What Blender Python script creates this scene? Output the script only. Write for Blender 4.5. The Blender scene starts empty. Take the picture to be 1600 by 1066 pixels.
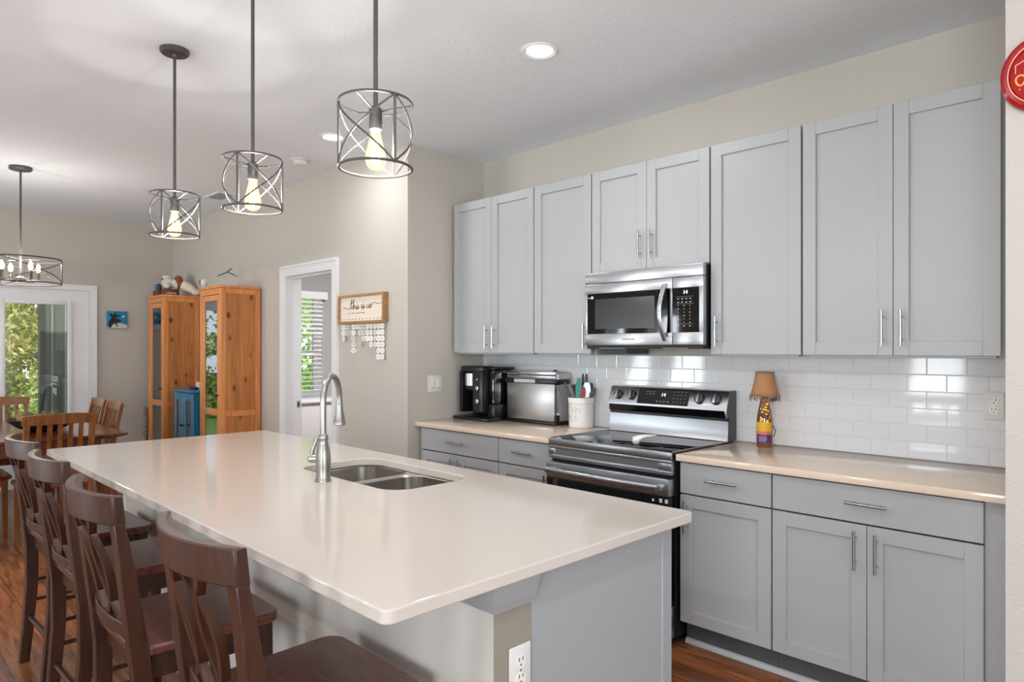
import bpy, bmesh, math, random
from mathutils import Vector, Matrix
sc = bpy.context.scene
C = sc.collection
PI = math.pi
rad = math.radians
rng = random.Random(11)

# ---------------------------------------------------------------- camera, exposure, sky, big lights
cd = bpy.data.cameras.new('camera')
cam = bpy.data.objects.new('camera', cd)
C.objects.link(cam)
cam.location = (0, 0, 1.4127)
cam.rotation_euler = (rad(90), 0, rad(45.2046))
cd.sensor_width = 36
cd.lens = 1063.016 / 1600 * 36
cd.shift_y = 12.25 / 1600
cd.clip_start = .05
sc.camera = cam
vs = sc.view_settings
vs.view_transform = 'Standard'
vs.look = 'None'
vs.gamma = 1
vs.use_curve_mapping = False
vs.exposure = 0.03

w = bpy.data.worlds.new('sky')
sc.world = w
w.use_nodes = True
nt = w.node_tree
nt.nodes.clear()
wo = nt.nodes.new('ShaderNodeOutputWorld')
bg = nt.nodes.new('ShaderNodeBackground')
bg.inputs[0].default_value = (.80, .90, 1, 1)
bg.inputs[1].default_value = 2.2
nt.links.new(bg.outputs[0], wo.inputs[0])


def lamp(name, kind, loc, rot=(0, 0, 0), energy=10, color=(1, 1, 1), **kw):
    d = bpy.data.lights.new(name, kind)
    d.energy = energy
    d.color = color
    for k, v in kw.items():
        setattr(d, k, v)
    o = bpy.data.objects.new(name, d)
    o.location = loc
    o.rotation_euler = rot
    C.objects.link(o)
    return o


lamp('sun', 'SUN', (0, 0, 10), Vector((-.72, -.12, -.68)).to_track_quat('-Z', 'Y').to_euler(), 6.0, (1, .95, .85), angle=rad(1))
# daylight lamps added at unseen windows, front and side, tilted to brighten the ceiling
DAY = (.89, .95, 1)
for cx, wd, hh, zz, e in ((-7.05, .4, 2.0, 1.08, 40), (-6.1, .6, 2.0, 1.08, 62), (-2.41, .62, 2.0, 1.08, 48), (1.0, 1.8, 1.5, 1.5, 175)):
    lamp('daylight_window', 'AREA', (cx, -3.36, zz), (rad(118), 0, 0), e, DAY, shape='RECTANGLE', size=wd, size_y=hh)
lamp('daylight_side', 'AREA', (3.06, .2, 1.4), (rad(118), 0, rad(90)), 62, DAY, shape='RECTANGLE', size=2.6, size_y=1.7)
lamp('den_fill_light', 'AREA', (-5.4, 4.3, 2.78), (0, 0, 0), 85, (.97, .98, 1), shape='DISK', size=.5)  # unseen fill added to brighten the den behind the doorway


# ---------------------------------------------------------------- materials
def lin(c):
    r = []
    for x in c:
        x = x / 255
        r.append(x / 12.92 if x <= .04045 else ((x + .055) / 1.055) ** 2.4)
    return (r[0], r[1], r[2], 1)


MC = {}


def base(name):
    m = bpy.data.materials.new(name)
    m.use_nodes = True
    n = m.node_tree.nodes
    p = n['Principled BSDF']
    return m, n, m.node_tree.links, p


def mat(name, col, rough=.5, metal=0., bump=0., bscale=60, var=0., vscale=4, coat=0., spec=.5, stretch=None):
    if name in MC:
        return MC[name]
    m, n, l, p = base(name)
    p.inputs['Base Color'].default_value = lin(col)
    p.inputs['Roughness'].default_value = rough
    p.inputs['Metallic'].default_value = metal
    p.inputs['Coat Weight'].default_value = coat
    p.inputs['Coat Roughness'].default_value = .05
    p.inputs['Specular IOR Level'].default_value = spec
    tc = n.new('ShaderNodeTexCoord')
    src = tc.outputs['Object']
    if stretch:
        mp = n.new('ShaderNodeMapping')
        mp.inputs['Scale'].default_value = stretch
        l.new(src, mp.inputs[0])
        src = mp.outputs[0]
    if var:
        t = n.new('ShaderNodeTexNoise')
        t.inputs['Scale'].default_value = vscale
        t.inputs['Detail'].default_value = 4
        l.new(src, t.inputs['Vector'])
        mx = n.new('ShaderNodeMix')
        mx.data_type = 'RGBA'
        c = lin(col)
        mx.inputs[6].default_value = (c[0] * (1 - var), c[1] * (1 - var), c[2] * (1 - var), 1)
        mx.inputs[7].default_value = (min(1, c[0] * (1 + var)), min(1, c[1] * (1 + var)), min(1, c[2] * (1 + var)), 1)
        l.new(t.outputs['Fac'], mx.inputs[0])
        l.new(mx.outputs[2], p.inputs['Base Color'])
    if bump:
        t = n.new('ShaderNodeTexNoise')
        t.inputs['Scale'].default_value = bscale
        t.inputs['Detail'].default_value = 2
        l.new(src, t.inputs['Vector'])
        b = n.new('ShaderNodeBump')
        b.inputs['Strength'].default_value = bump
        b.inputs['Distance'].default_value = .004
        l.new(t.outputs['Fac'], b.inputs['Height'])
        l.new(b.outputs[0], p.inputs['Normal'])
    MC[name] = m
    return m


def emit(name, col, strength):
    if name in MC:
        return MC[name]
    m, n, l, p = base(name)
    p.inputs['Base Color'].default_value = lin(col)
    p.inputs['Emission Color'].default_value = lin(col)
    p.inputs['Emission Strength'].default_value = strength
    MC[name] = m
    return m


def glass(name, tint=(255, 255, 255), refl=.06, glow=None, glow_s=0, keep=.9, rough=.0):
    """thin pane: see-through with a fresnel mirror"""
    if name in MC:
        return MC[name]
    m, n, l, p = base(name)
    out = n['Material Output']
    tr = n.new('ShaderNodeBsdfTransparent')
    tr.inputs[0].default_value = lin(tint)
    gl = n.new('ShaderNodeBsdfGlossy')
    gl.inputs['Roughness'].default_value = rough
    lw = n.new('ShaderNodeLayerWeight')
    lw.inputs[0].default_value = .35
    mr = n.new('ShaderNodeMapRange')
    mr.inputs[3].default_value = refl
    mr.inputs[4].default_value = keep
    l.new(lw.outputs['Fresnel'], mr.inputs[0])
    mx = n.new('ShaderNodeMixShader')
    l.new(mr.outputs[0], mx.inputs[0])
    l.new(tr.outputs[0], mx.inputs[1])
    l.new(gl.outputs[0], mx.inputs[2])
    last = mx
    if glow:
        em = n.new('ShaderNodeEmission')
        em.inputs[0].default_value = lin(glow)
        em.inputs[1].default_value = glow_s
        ad = n.new('ShaderNodeAddShader')
        l.new(mx.outputs[0], ad.inputs[0])
        l.new(em.outputs[0], ad.inputs[1])
        last = ad
    l.new(last.outputs[0], out.inputs[0])
    n.remove(p)
    MC[name] = m
    return m


def wood(name, dark, light, scale=(14, 14, 1.2), rough=.4, coat=.2, knots=0., planks=0., bump=.05):
    if name in MC:
        return MC[name]
    m, n, l, p = base(name)
    tc = n.new('ShaderNodeTexCoord')
    mp = n.new('ShaderNodeMapping')
    mp.inputs['Scale'].default_value = scale
    l.new(tc.outputs['Object'], mp.inputs[0])
    t = n.new('ShaderNodeTexNoise')
    t.inputs['Scale'].default_value = 2.2
    t.inputs['Detail'].default_value = 6
    t.inputs['Distortion'].default_value = .8
    l.new(mp.outputs[0], t.inputs['Vector'])
    cr = n.new('ShaderNodeValToRGB')
    cr.color_ramp.elements[0].position = .3
    cr.color_ramp.elements[0].color = lin(dark)
    cr.color_ramp.elements[1].position = .7
    cr.color_ramp.elements[1].color = lin(light)
    l.new(t.outputs['Fac'], cr.inputs[0])
    col = cr.outputs[0]
    if planks:
        sx = n.new('ShaderNodeSeparateXYZ')
        l.new(tc.outputs['Object'], sx.inputs[0])
        ad = n.new('ShaderNodeMath')
        ad.operation = 'ADD'
        l.new(sx.outputs[0], ad.inputs[0])
        l.new(sx.outputs[1], ad.inputs[1])
        sn = n.new('ShaderNodeMath')
        sn.operation = 'SNAP'
        sn.inputs[1].default_value = planks
        l.new(ad.outputs[0], sn.inputs[0])
        wn = n.new('ShaderNodeTexWhiteNoise')
        wn.noise_dimensions = '1D'
        l.new(sn.outputs[0], wn.inputs['W'])
        mr = n.new('ShaderNodeMapRange')
        mr.inputs[3].default_value = .66
        mr.inputs[4].default_value = 1.15
        l.new(wn.outputs['Value'], mr.inputs[0])
        mx = n.new('ShaderNodeMix')
        mx.data_type = 'RGBA'
        mx.blend_type = 'MULTIPLY'
        mx.inputs[0].default_value = 1
        l.new(col, mx.inputs[6])
        l.new(mr.outputs[0], mx.inputs[7])
        col = mx.outputs[2]
    if knots:
        m2 = n.new('ShaderNodeMapping')
        m2.inputs['Scale'].default_value = (8.6, 8.6, 4.9)
        l.new(tc.outputs['Object'], m2.inputs[0])
        v = n.new('ShaderNodeTexVoronoi')
        v.inputs['Scale'].default_value = 1
        l.new(m2.outputs[0], v.inputs['Vector'])
        k = n.new('ShaderNodeValToRGB')
        k.color_ramp.elements[0].position = .10
        k.color_ramp.elements[0].color = (1, 1, 1, 1)
        k.color_ramp.elements[1].position = .21
        k.color_ramp.elements[1].color = (0, 0, 0, 1)
        l.new(v.outputs['Distance'], k.inputs[0])
        mx = n.new('ShaderNodeMix')
        mx.data_type = 'RGBA'
        mu = n.new('ShaderNodeMath')
        mu.operation = 'MULTIPLY'
        mu.inputs[1].default_value = knots
        l.new(k.outputs[0], mu.inputs[0])
        l.new(mu.outputs[0], mx.inputs[0])
        l.new(col, mx.inputs[6])
        mx.inputs[7].default_value = lin((58, 28, 16))
        col = mx.outputs[2]
    l.new(col, p.inputs['Base Color'])
    p.inputs['Roughness'].default_value = rough
    p.inputs['Coat Weight'].default_value = coat
    p.inputs['Coat Roughness'].default_value = .18
    if bump:
        b = n.new('ShaderNodeBump')
        b.inputs['Strength'].default_value = bump
        b.inputs['Distance'].default_value = .003
        l.new(t.outputs['Fac'], b.inputs['Height'])
        l.new(b.outputs[0], p.inputs['Normal'])
    MC[name] = m
    return m


def floor_mat():
    m, n, l, p = base('floor_planks')
    tc = n.new('ShaderNodeTexCoord')
    br = n.new('ShaderNodeTexBrick')
    br.offset = .37
    br.inputs['Color1'].default_value = lin((164, 104, 66))
    br.inputs['Color2'].default_value = lin((128, 78, 48))
    br.inputs['Mortar'].default_value = lin((52, 28, 17))
    br.inputs['Scale'].default_value = 1
    br.inputs['Mortar Size'].default_value = .0018
    br.inputs['Brick Width'].default_value = 1.25
    br.inputs['Row Height'].default_value = .18
    l.new(tc.outputs['Object'], br.inputs['Vector'])
    mp = n.new('ShaderNodeMapping')
    mp.inputs['Scale'].default_value = (1.4, 16, 1)
    l.new(tc.outputs['Object'], mp.inputs[0])
    t = n.new('ShaderNodeTexNoise')
    t.inputs['Scale'].default_value = 2.4
    t.inputs['Detail'].default_value = 7
    t.inputs['Distortion'].default_value = 1.1
    l.new(mp.outputs[0], t.inputs['Vector'])
    cr = n.new('ShaderNodeValToRGB')
    cr.color_ramp.elements[0].position = .3
    cr.color_ramp.elements[0].color = (.34, .30, .27, 1)
    cr.color_ramp.elements[1].position = .66
    cr.color_ramp.elements[1].color = (1.15, 1.1, 1.05, 1)
    l.new(t.outputs['Fac'], cr.inputs[0])
    mx = n.new('ShaderNodeMix')
    mx.data_type = 'RGBA'
    mx.blend_type = 'MULTIPLY'
    mx.inputs[0].default_value = 1
    l.new(br.outputs['Color'], mx.inputs[6])
    l.new(cr.outputs[0], mx.inputs[7])
    l.new(mx.outputs[2], p.inputs['Base Color'])
    p.inputs['Roughness'].default_value = .3
    b = n.new('ShaderNodeBump')
    b.inputs['Strength'].default_value = .12
    b.inputs['Distance'].default_value = .002
    l.new(t.outputs['Fac'], b.inputs['Height'])
    l.new(b.outputs[0], p.inputs['Normal'])
    return m


def leaf_mat(name, a, b_):
    if name in MC:
        return MC[name]
    m, n, l, p = base(name)
    tc = n.new('ShaderNodeTexCoord')
    t = n.new('ShaderNodeTexNoise')
    t.inputs['Scale'].default_value = 1.6
    t.inputs['Detail'].default_value = 6
    l.new(tc.outputs['Object'], t.inputs['Vector'])
    cr = n.new('ShaderNodeValToRGB')
    cr.color_ramp.elements[0].position = .35
    cr.color_ramp.elements[0].color = lin(a)
    cr.color_ramp.elements[1].position = .65
    cr.color_ramp.elements[1].color = lin(b_)
    l.new(t.outputs['Fac'], cr.inputs[0])
    l.new(cr.outputs[0], p.inputs['Base Color'])
    p.inputs['Roughness'].default_value = .6
    out = n['Material Output']
    ts = n.new('ShaderNodeBsdfTranslucent')
    l.new(cr.outputs[0], ts.inputs[0])
    mx = n.new('ShaderNodeMixShader')
    mx.inputs[0].default_value = .35
    l.new(p.outputs[0], mx.inputs[1])
    l.new(ts.outputs[0], mx.inputs[2])
    l.new(mx.outputs[0], out.inputs[0])
    MC[name] = m
    return m


WALL = mat('wall_paint', (196, 190, 181), .75, bump=.10, bscale=140)
WALLR = mat('wall_paint_rough', (194, 188, 181), .75, bump=.5, bscale=95)
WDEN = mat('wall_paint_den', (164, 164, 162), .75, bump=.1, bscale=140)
CEIL = mat('ceiling_paint', (232, 236, 241), .85, bump=.35, bscale=42)
TRIM = mat('white_trim', (232, 232, 233), .35)
CAB = mat('cabinet_grey', (176, 178, 179), .38, var=.02, vscale=2)
CABIN = mat('cabinet_shadow_gap', (92, 93, 96), .5)
KNEE = mat('island_panel_grey', (160, 163, 166), .4)
KWALL = mat('island_wall_paint', (206, 203, 197), .75, bump=.25, bscale=110)
KBEIGE = mat('island_end_paint', (148, 141, 128), .75, bump=.3, bscale=110)
QUARTZ = mat('quartz', (208, 199, 190), .09, var=.015, vscale=3, spec=.55)
QUARTZW = mat('quartz_warm', (232, 212, 192), .09, var=.015, vscale=3, spec=.55)
STEEL = mat('brushed_steel', (188, 192, 197), .3, 1, bump=.02, bscale=30, stretch=(1, 1, 40))
STEELH = mat('handle_steel', (190, 194, 199), .25, 1)
NICKEL = mat('brushed_nickel', (172, 168, 162), .3, 1)
SINKM = mat('sink_steel', (206, 203, 198), .2, 1)
BLACKG = mat('black_glass', (9, 9, 10), .04, spec=.6)
BLACKP = mat('black_plastic', (17, 17, 18), .3)
BLACKM = mat('black_matte', (26, 26, 27), .55)
DKGREY = mat('dark_grey_plastic', (62, 62, 64), .4)
IRON = mat('iron_grey', (92, 90, 89), .42, .5)
WHITEP = mat('white_plastic', (222, 220, 217), .35)
CERAM = mat('white_ceramic', (238, 234, 228), .2)
TILE = mat('white_tile', (226, 228, 230), .06, var=.01, vscale=6, spec=.55)
GROUT = mat('grout', (214, 215, 216), .8)
DARKWOOD = wood('espresso_wood', (44, 24, 16), (78, 45, 30), (22, 22, 2), .36, .08)
SEATWOOD = wood('seat_wood', (74, 36, 28), (108, 58, 46), (3, 20, 20), .24, .3)
CHERRY = wood('cherry_wood', (92, 44, 26), (136, 72, 44), (2, 18, 18), .18, .6)
CHAIRW = wood('chair_wood', (104, 60, 28), (152, 94, 50), (20, 20, 2), .36, .1)
PINE = wood('pine_wood', (204, 126, 66), (230, 158, 92), (16, 16, 1.3), .4, .15)
PINEK = wood('knotty_pine', (202, 120, 58), (232, 156, 84), (15, 15, 1.2), .4, .15, knots=.9, planks=.075)
BLUEP = mat('blue_paint', (44, 112, 150), .35)
FLOOR = floor_mat()
PANE = glass('clear_pane')
HUTCHG = glass('hutch_pane', (240, 245, 248), .2)

# ---------------------------------------------------------------- mesh builder


class MB:
    def __init__(self):
        self.v = []
        self.f = []

    def add(self, vs, fs, mtx=None):
        o = len(self.v)
        for p in vs:
            p = Vector(p)
            if mtx is not None:
                p = mtx @ p
            self.v.append((p.x, p.y, p.z))
        for f in fs:
            self.f.append(tuple(i + o for i in f))
        return self

    def bm(self, b, mtx=None):
        b.verts.index_update()
        self.add([v.co[:] for v in b.verts], [[v.index for v in f.verts] for f in b.faces], mtx)
        b.free()
        return self

    def box(self, x0, x1, y0, y1, z0, z1, b=0., seg=2, mtx=None):
        if b <= 0:
            vs = [(x, y, z) for x in (x0, x1) for y in (y0, y1) for z in (z0, z1)]
            fs = [(0, 1, 3, 2), (4, 6, 7, 5), (0, 4, 5, 1), (2, 3, 7, 6), (0, 2, 6, 4), (1, 5, 7, 3)]
            return self.add(vs, fs, mtx)
        k = bmesh.new()
        bmesh.ops.create_cube(k, size=1)
        for v in k.verts:
            v.co = Vector(((x0 + x1) / 2 + v.co.x * (x1 - x0), (y0 + y1) / 2 + v.co.y * (y1 - y0), (z0 + z1) / 2 + v.co.z * (z1 - z0)))
        bmesh.ops.bevel(k, geom=k.edges[:], offset=b, segments=seg, affect='EDGES', profile=.5)
        return self.bm(k, mtx)

    def prism(self, pts, axis, a0, a1, mtx=None):
        """polygon in the other two axes (in x,y,z order), pushed along axis"""
        n = len(pts)

        def at(p, a):
            return {0: (a, p[0], p[1]), 1: (p[0], a, p[1]), 2: (p[0], p[1], a)}[axis]
        vs = [at(p, a0) for p in pts] + [at(p, a1) for p in pts]
        fs = [tuple(range(n))[::-1], tuple(range(n, 2 * n))] + [(i, (i + 1) % n, n + (i + 1) % n, n + i) for i in range(n)]
        return self.add(vs, fs, mtx)

    def tube(self, pts, r, n=8, closed=False, mtx=None):
        pts = [Vector(p) for p in pts]
        N = len(pts)
        rs = r if isinstance(r, (list, tuple)) else [r] * N
        tang = []
        for i in range(N):
            a = pts[(i - 1) % N] if (closed or i > 0) else pts[0]
            b = pts[(i + 1) % N] if (closed or i < N - 1) else pts[-1]
            tang.append((b - a).normalized())
        up = Vector((0, 0, 1)) if abs(tang[0].z) < .9 else Vector((1, 0, 0))
        nrm = (up - tang[0] * up.dot(tang[0])).normalized()
        vs = []
        for i in range(N):
            nrm = (nrm - tang[i] * nrm.dot(tang[i])).normalized()
            bn = tang[i].cross(nrm)
            for k in range(n):
                a = 2 * PI * k / n
                vs.append(pts[i] + (nrm * math.cos(a) + bn * math.sin(a)) * rs[i])
        fs = []
        for i in range(N if closed else N - 1):
            for k in range(n):
                j = (i + 1) % N
                fs.append((i * n + k, i * n + (k + 1) % n, j * n + (k + 1) % n, j * n + k))
        if not closed:
            fs.append(tuple(range(n))[::-1])
            fs.append(tuple(range((N - 1) * n, N * n)))
        return self.add(vs, fs, mtx)

    def rod(self, a, b, r, n=12, r2=None):
        return self.tube([a, b], [r, r if r2 is None else r2], n)

    def lathe(self, prof, c=(0, 0, 0), n=28, mtx=None, cap=True):
        vs = []
        for r, z in prof:
            for k in range(n):
                a = 2 * PI * k / n
                vs.append((c[0] + r * math.cos(a), c[1] + r * math.sin(a), c[2] + z))
        fs = []
        for i in range(len(prof) - 1):
            for k in range(n):
                fs.append((i * n + k, i * n + (k + 1) % n, (i + 1) * n + (k + 1) % n, (i + 1) * n + k))
        if cap:
            fs.append(tuple(range(n))[::-1])
            fs.append(tuple(range((len(prof) - 1) * n, len(prof) * n)))
        return self.add(vs, fs, mtx)

    def strip(self, secs):
        """loft of equal-length closed sections"""
        n = len(secs[0])
        vs = [p for s in secs for p in s]
        fs = []
        for i in range(len(secs) - 1):
            for k in range(n):
                fs.append((i * n + k, i * n + (k + 1) % n, (i + 1) * n + (k + 1) % n, (i + 1) * n + k))
        fs.append(tuple(range(n))[::-1])
        fs.append(tuple(range((len(secs) - 1) * n, len(secs) * n)))
        return self.add(vs, fs)

    def ball(self, c, r, n=16, sc_=(1, 1, 1), mtx=None):
        k = bmesh.new()
        bmesh.ops.create_uvsphere(k, u_segments=n, v_segments=max(6, n // 2), radius=1)
        for v in k.verts:
            v.co = Vector((c[0] + v.co.x * r * sc_[0], c[1] + v.co.y * r * sc_[1], c[2] + v.co.z * r * sc_[2]))
        return self.bm(k, mtx)

    def shift(self, d):
        self.v = [(a + d[0], b + d[1], c + d[2]) for a, b, c in self.v]
        return self

    def xf(self, m):
        self.v = [tuple(m @ Vector(p)) for p in self.v]
        return self

    def build(self, name, m, parent=None, label=None, sharp=38, origin=None, flat=False):
        if parent is None and origin is None:
            xs, ys, zs = zip(*self.v)
            origin = ((min(xs) + max(xs)) / 2, (min(ys) + max(ys)) / 2, min(zs))
        if parent is not None:
            off = Vector((0, 0, 0))
            q = parent
            while q is not None:
                off += q.location
                q = q.parent
        else:
            off = Vector(origin)
        me = bpy.data.meshes.new(name)
        me.from_pydata([(a - off.x, b - off.y, c - off.z) for a, b, c in self.v], [], self.f)
        k = bmesh.new()
        k.from_mesh(me)
        bmesh.ops.recalc_face_normals(k, faces=k.faces[:])
        k.to_mesh(me)
        k.free()
        if not flat:
            me.shade_smooth()
            me.set_sharp_from_angle(angle=rad(sharp))
        me.materials.append(m)
        o = bpy.data.objects.new(name, me)
        C.objects.link(o)
        if parent is not None:
            o.parent = parent
        else:
            o.location = off
        if label:
            o['label'] = label
        return o


def thing(name, label, cat, loc=(0, 0, 0), group=None):
    o = bpy.data.objects.new(name, None)
    o.empty_display_size = .05
    C.objects.link(o)
    o.location = loc
    return tag(o, label, cat, group)


def tag(o, label, cat, group=None):
    o['label'] = label
    o['category'] = cat
    if group:
        o['group'] = group
    return o


def struct(o):
    o['kind'] = 'structure'
    return o


def dup(root, loc, rotz, label, group=None):
    r = root.copy()
    C.objects.link(r)
    r.location = loc
    r.rotation_euler = (0, 0, rotz)
    r['label'] = label
    if group:
        r['group'] = group
    for ch in list(root.children):
        c = ch.copy()
        C.objects.link(c)
        c.parent = r
        for g in list(ch.children):
            d = g.copy()
            C.objects.link(d)
            d.parent = c
    return r


def text_mesh(s, size, depth=.0005):
    cu = bpy.data.curves.new('lettering', 'FONT')
    cu.body = s
    cu.size = size
    cu.extrude = depth
    cu.align_x = 'CENTER'
    cu.align_y = 'CENTER'
    o = bpy.data.objects.new('lettering', cu)
    C.objects.link(o)
    bpy.context.view_layer.update()
    me = bpy.data.meshes.new_from_object(o.evaluated_get(bpy.context.evaluated_depsgraph_get()))
    vs = [v.co[:] for v in me.vertices]
    fs = [tuple(p.vertices) for p in me.polygons]
    bpy.data.objects.remove(o)
    bpy.data.curves.remove(cu)
    bpy.data.meshes.remove(me)
    return vs, fs


FACE_MY = Matrix.Rotation(rad(90), 4, 'X')      # xy text -> stands up, reads from -y


def rrect(x0, x1, y0, y1, r, k=6):
    pts = []
    for cx, cy, a0 in ((x1 - r, y1 - r, 0), (x0 + r, y1 - r, 90), (x0 + r, y0 + r, 180), (x1 - r, y0 + r, 270)):
        for i in range(k + 1):
            a = rad(a0 + 90 * i / k)
            pts.append((cx + r * math.cos(a), cy + r * math.sin(a)))
    return pts


def ray_poly(poly, c, a):
    d = (math.cos(a), math.sin(a))
    best = None
    n = len(poly)
    for i in range(n):
        p, q = poly[i], poly[(i + 1) % n]
        ex, ey = q[0] - p[0], q[1] - p[1]
        den = d[0] * ey - d[1] * ex
        if abs(den) < 1e-12:
            continue
        t = ((p[0] - c[0]) * ey - (p[1] - c[1]) * ex) / den
        s = ((p[0] - c[0]) * d[1] - (p[1] - c[1]) * d[0]) / den
        if t > 0 and -1e-6 <= s <= 1 + 1e-6 and (best is None or t > best):
            best = t
    return (c[0] + d[0] * best, c[1] + d[1] * best)


def ring_plate(mb, outer, inner, z0, z1, c):
    """slab between two outlines seen from c"""
    an = sorted({round(math.atan2(p[1] - c[1], p[0] - c[0]), 5) for p in list(outer) + list(inner)})
    O_ = [ray_poly(outer, c, a) for a in an]
    I_ = [ray_poly(inner, c, a) for a in an]
    n = len(an)
    vs = [(p[0], p[1], z1) for p in O_] + [(p[0], p[1], z1) for p in I_] + [(p[0], p[1], z0) for p in O_] + [(p[0], p[1], z0) for p in I_]
    fs = []
    for i in range(n):
        j = (i + 1) % n
        fs += [(i, j, n + j, n + i), (2 * n + i, 3 * n + i, 3 * n + j, 2 * n + j), (i, 2 * n + i, 2 * n + j, j), (n + i, n + j, 3 * n + j, 3 * n + i)]
    mb.add(vs, fs)


def bevel_mod(o, wd, seg=2, ang=40):
    b = o.modifiers.new('bevel', 'BEVEL')
    b.width = wd
    b.segments = seg
    b.limit_method = 'ANGLE'
    b.angle_limit = rad(ang)
    return o


# ---------------------------------------------------------------- room
ZC = 2.8124
XF, YH, YB, XR = -8.3645, 2.7648, 3.4696, -3.7938   # far wall, hall wall, kitchen wall, return wall
YFR, XRT = -3.3, 3.0
T = .12
o = struct(MB().box(XF - T, XRT + T, YFR - T, 5.8, -.1, 0).build('floor', FLOOR, origin=(0, 0, 0)))
o = struct(MB().box(XF - T, XRT + T, YFR - T, 5.8, ZC, ZC + .1).build('ceiling', CEIL, origin=(0, 0, 0)))
struct(MB().box(XR, -.399, YB, YB + T, 0, ZC).build('wall_back', WALL))
struct(MB().box(XR - T, XR, YH + T, YB + T, 0, ZC).build('wall_return', WALL))
DX0, DX1, DZ = -5.56, -4.76, 2.05
struct(MB().box(XF, DX0, YH, YH + T, 0, ZC).box(DX1, XR, YH, YH + T, 0, ZC).box(DX0, DX1, YH, YH + T, DZ, ZC).build('wall_hall', WALL, flat=True))
PY0, PY1, PZ = .99, 1.915, 2.03
struct(MB().box(XF - T, XF, YFR, PY0, 0, ZC).box(XF - T, XF, PY1, YH + T, 0, ZC).box(XF - T, XF, PY0, PY1, PZ, ZC).build('wall_left', WALL, flat=True))
struct(MB().box(-.399, XRT, 2.45, YB + T, 0, ZC).build('wall_right', WALLR))
mb = MB()
SW = (-1.1, 1.5)
mb.box(XRT, XRT + T, YFR, SW[0], 0, ZC).box(XRT, XRT + T, SW[1], 2.45, 0, ZC)
mb.box(XRT, XRT + T, SW[0], SW[1], 0, .55).box(XRT, XRT + T, SW[0], SW[1], 2.25, ZC)
struct(mb.build('wall_side', WALL, flat=True))
wins = ((-7.28, -6.82, .06, 2.1), (-6.43, -5.77, .06, 2.1), (-2.75, -2.07, .06, 2.1), (.1, 1.9, .75, 2.25))
mb = MB()
x = XF
for a, b, z0, z1 in wins:
    mb.box(x, a, YFR - T, YFR, 0, ZC).box(a, b, YFR - T, YFR, 0, z0).box(a, b, YFR - T, YFR, z1, ZC)
    x = b
mb.box(x, XRT, YFR - T, YFR, 0, ZC)
struct(mb.build('wall_front', WALL, flat=True))
for i, (a, b, z0, z1) in enumerate(wins + ((0, 0, 0, 0),)):
    m_ = MB()
    if i < 4:
        y = YFR - .03
        m_.box(a, a + .05, y - .04, y, z0, z1).box(b - .05, b, y - .04, y, z0, z1).box(a + .05, b - .05, y - .04, y, z1 - .05, z1).box(a + .05, b - .05, y - .04, y, z0, z0 + .05)
        if b - a > 1:
            m_.box((a + b) / 2 - .03, (a + b) / 2 + .03, y - .04, y, z0 + .05, z1 - .05)
        fr = struct(m_.build('window_%d' % (i + 2), TRIM))
        MB().box(a + .05, b - .05, y - .022, y - .018, z0 + .05, z1 - .05).build('pane', PANE, fr)
    else:
        X = XRT + .04
        m_.box(X, X + .04, SW[0], SW[0] + .05, .55, 2.25).box(X, X + .04, SW[1] - .05, SW[1], .55, 2.25)
        m_.box(X, X + .04, SW[0] + .05, SW[1] - .05, .55, .6).box(X, X + .04, SW[0] + .05, SW[1] - .05, 2.2, 2.25).box(X, X + .04, .17, .23, .6, 2.2)
        fr = struct(m_.build('window_6', TRIM))
        MB().box(X + .018, X + .022, SW[0] + .05, SW[1] - .05, .6, 2.2).build('pane', PANE, fr)

# den behind the doorway
DNX, DNY = -7.4, 5.6
WY0, WY1, WZ0, WZ1 = 3.42, 4.13, .87, 2.07
mb = MB()
mb.box(DNX - T, DNX, YH + T, WY0, 0, ZC).box(DNX - T, DNX, WY1, DNY, 0, ZC).box(DNX - T, DNX, WY0, WY1, 0, WZ0).box(DNX - T, DNX, WY0, WY1, WZ1, ZC)
struct(mb.build('wall_den_left', WDEN, flat=True))
struct(MB().box(DNX, XR, DNY, DNY + T, 0, ZC).build('wall_den_back', WDEN))
struct(MB().box(XR - .10 - T, XR - .10 - .002, YB + T + .01, DNY, 0, ZC).build('wall_den_right', WDEN))
mb = MB()
fx0, fx1 = DNX - .05, DNX - .006
mb.box(fx0, fx1, WY0, WY0 + .045, WZ0, WZ1).box(fx0, fx1, WY1 - .10, WY1, WZ0, WZ1).box(fx0, fx1, WY0 + .045, WY1 - .10, WZ1 - .045, WZ1)
mb.box(fx0, fx1, WY0 + .045, WY1 - .10, WZ0, WZ0 + .045).box(fx0 - .01, fx1 + .01, WY0 + .045, WY1 - .10, 1.345, 1.395)
f_ = struct(mb.build('window_1', TRIM))
MB().box(fx0 + .018, fx0 + .022, WY0 + .045, WY1 - .10, WZ0 + .045, 1.345).box(fx0 + .018, fx0 + .022, WY0 + .045, WY1 - .10, 1.395, WZ1 - .045).build('pane', PANE, f_)
t = thing('window_blind', 'white slatted window blind with boxed valance seen through the doorway', 'blind', (DNX + .03, 3.78, WZ0))
MB().box(DNX + .001, DNX + .06, WY0 - .05, WY1 + .05, 2.0, 2.09, .004).build('valance', TRIM, t)
for i in range(21):
    z = 1.965 - i * .052
    tl = rad(40 if i < 8 else 8)
    m4 = Matrix.Translation((DNX + .022, (WY0 + WY1) / 2, z)) @ Matrix.Rotation(tl, 4, 'Y')
    MB().box(-.02, .02, -(WY1 - WY0) / 2, (WY1 - WY0) / 2, -.0012, .0012, mtx=m4).build('slat', TRIM, t)
m_ = MB()
for y in (WY0 + .1, WY1 - .1):
    m_.rod((DNX + .045, y, .89), (DNX + .045, y, 2.0), .0015, 5)
m_.build('ladder_cord', TRIM, t)
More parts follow.
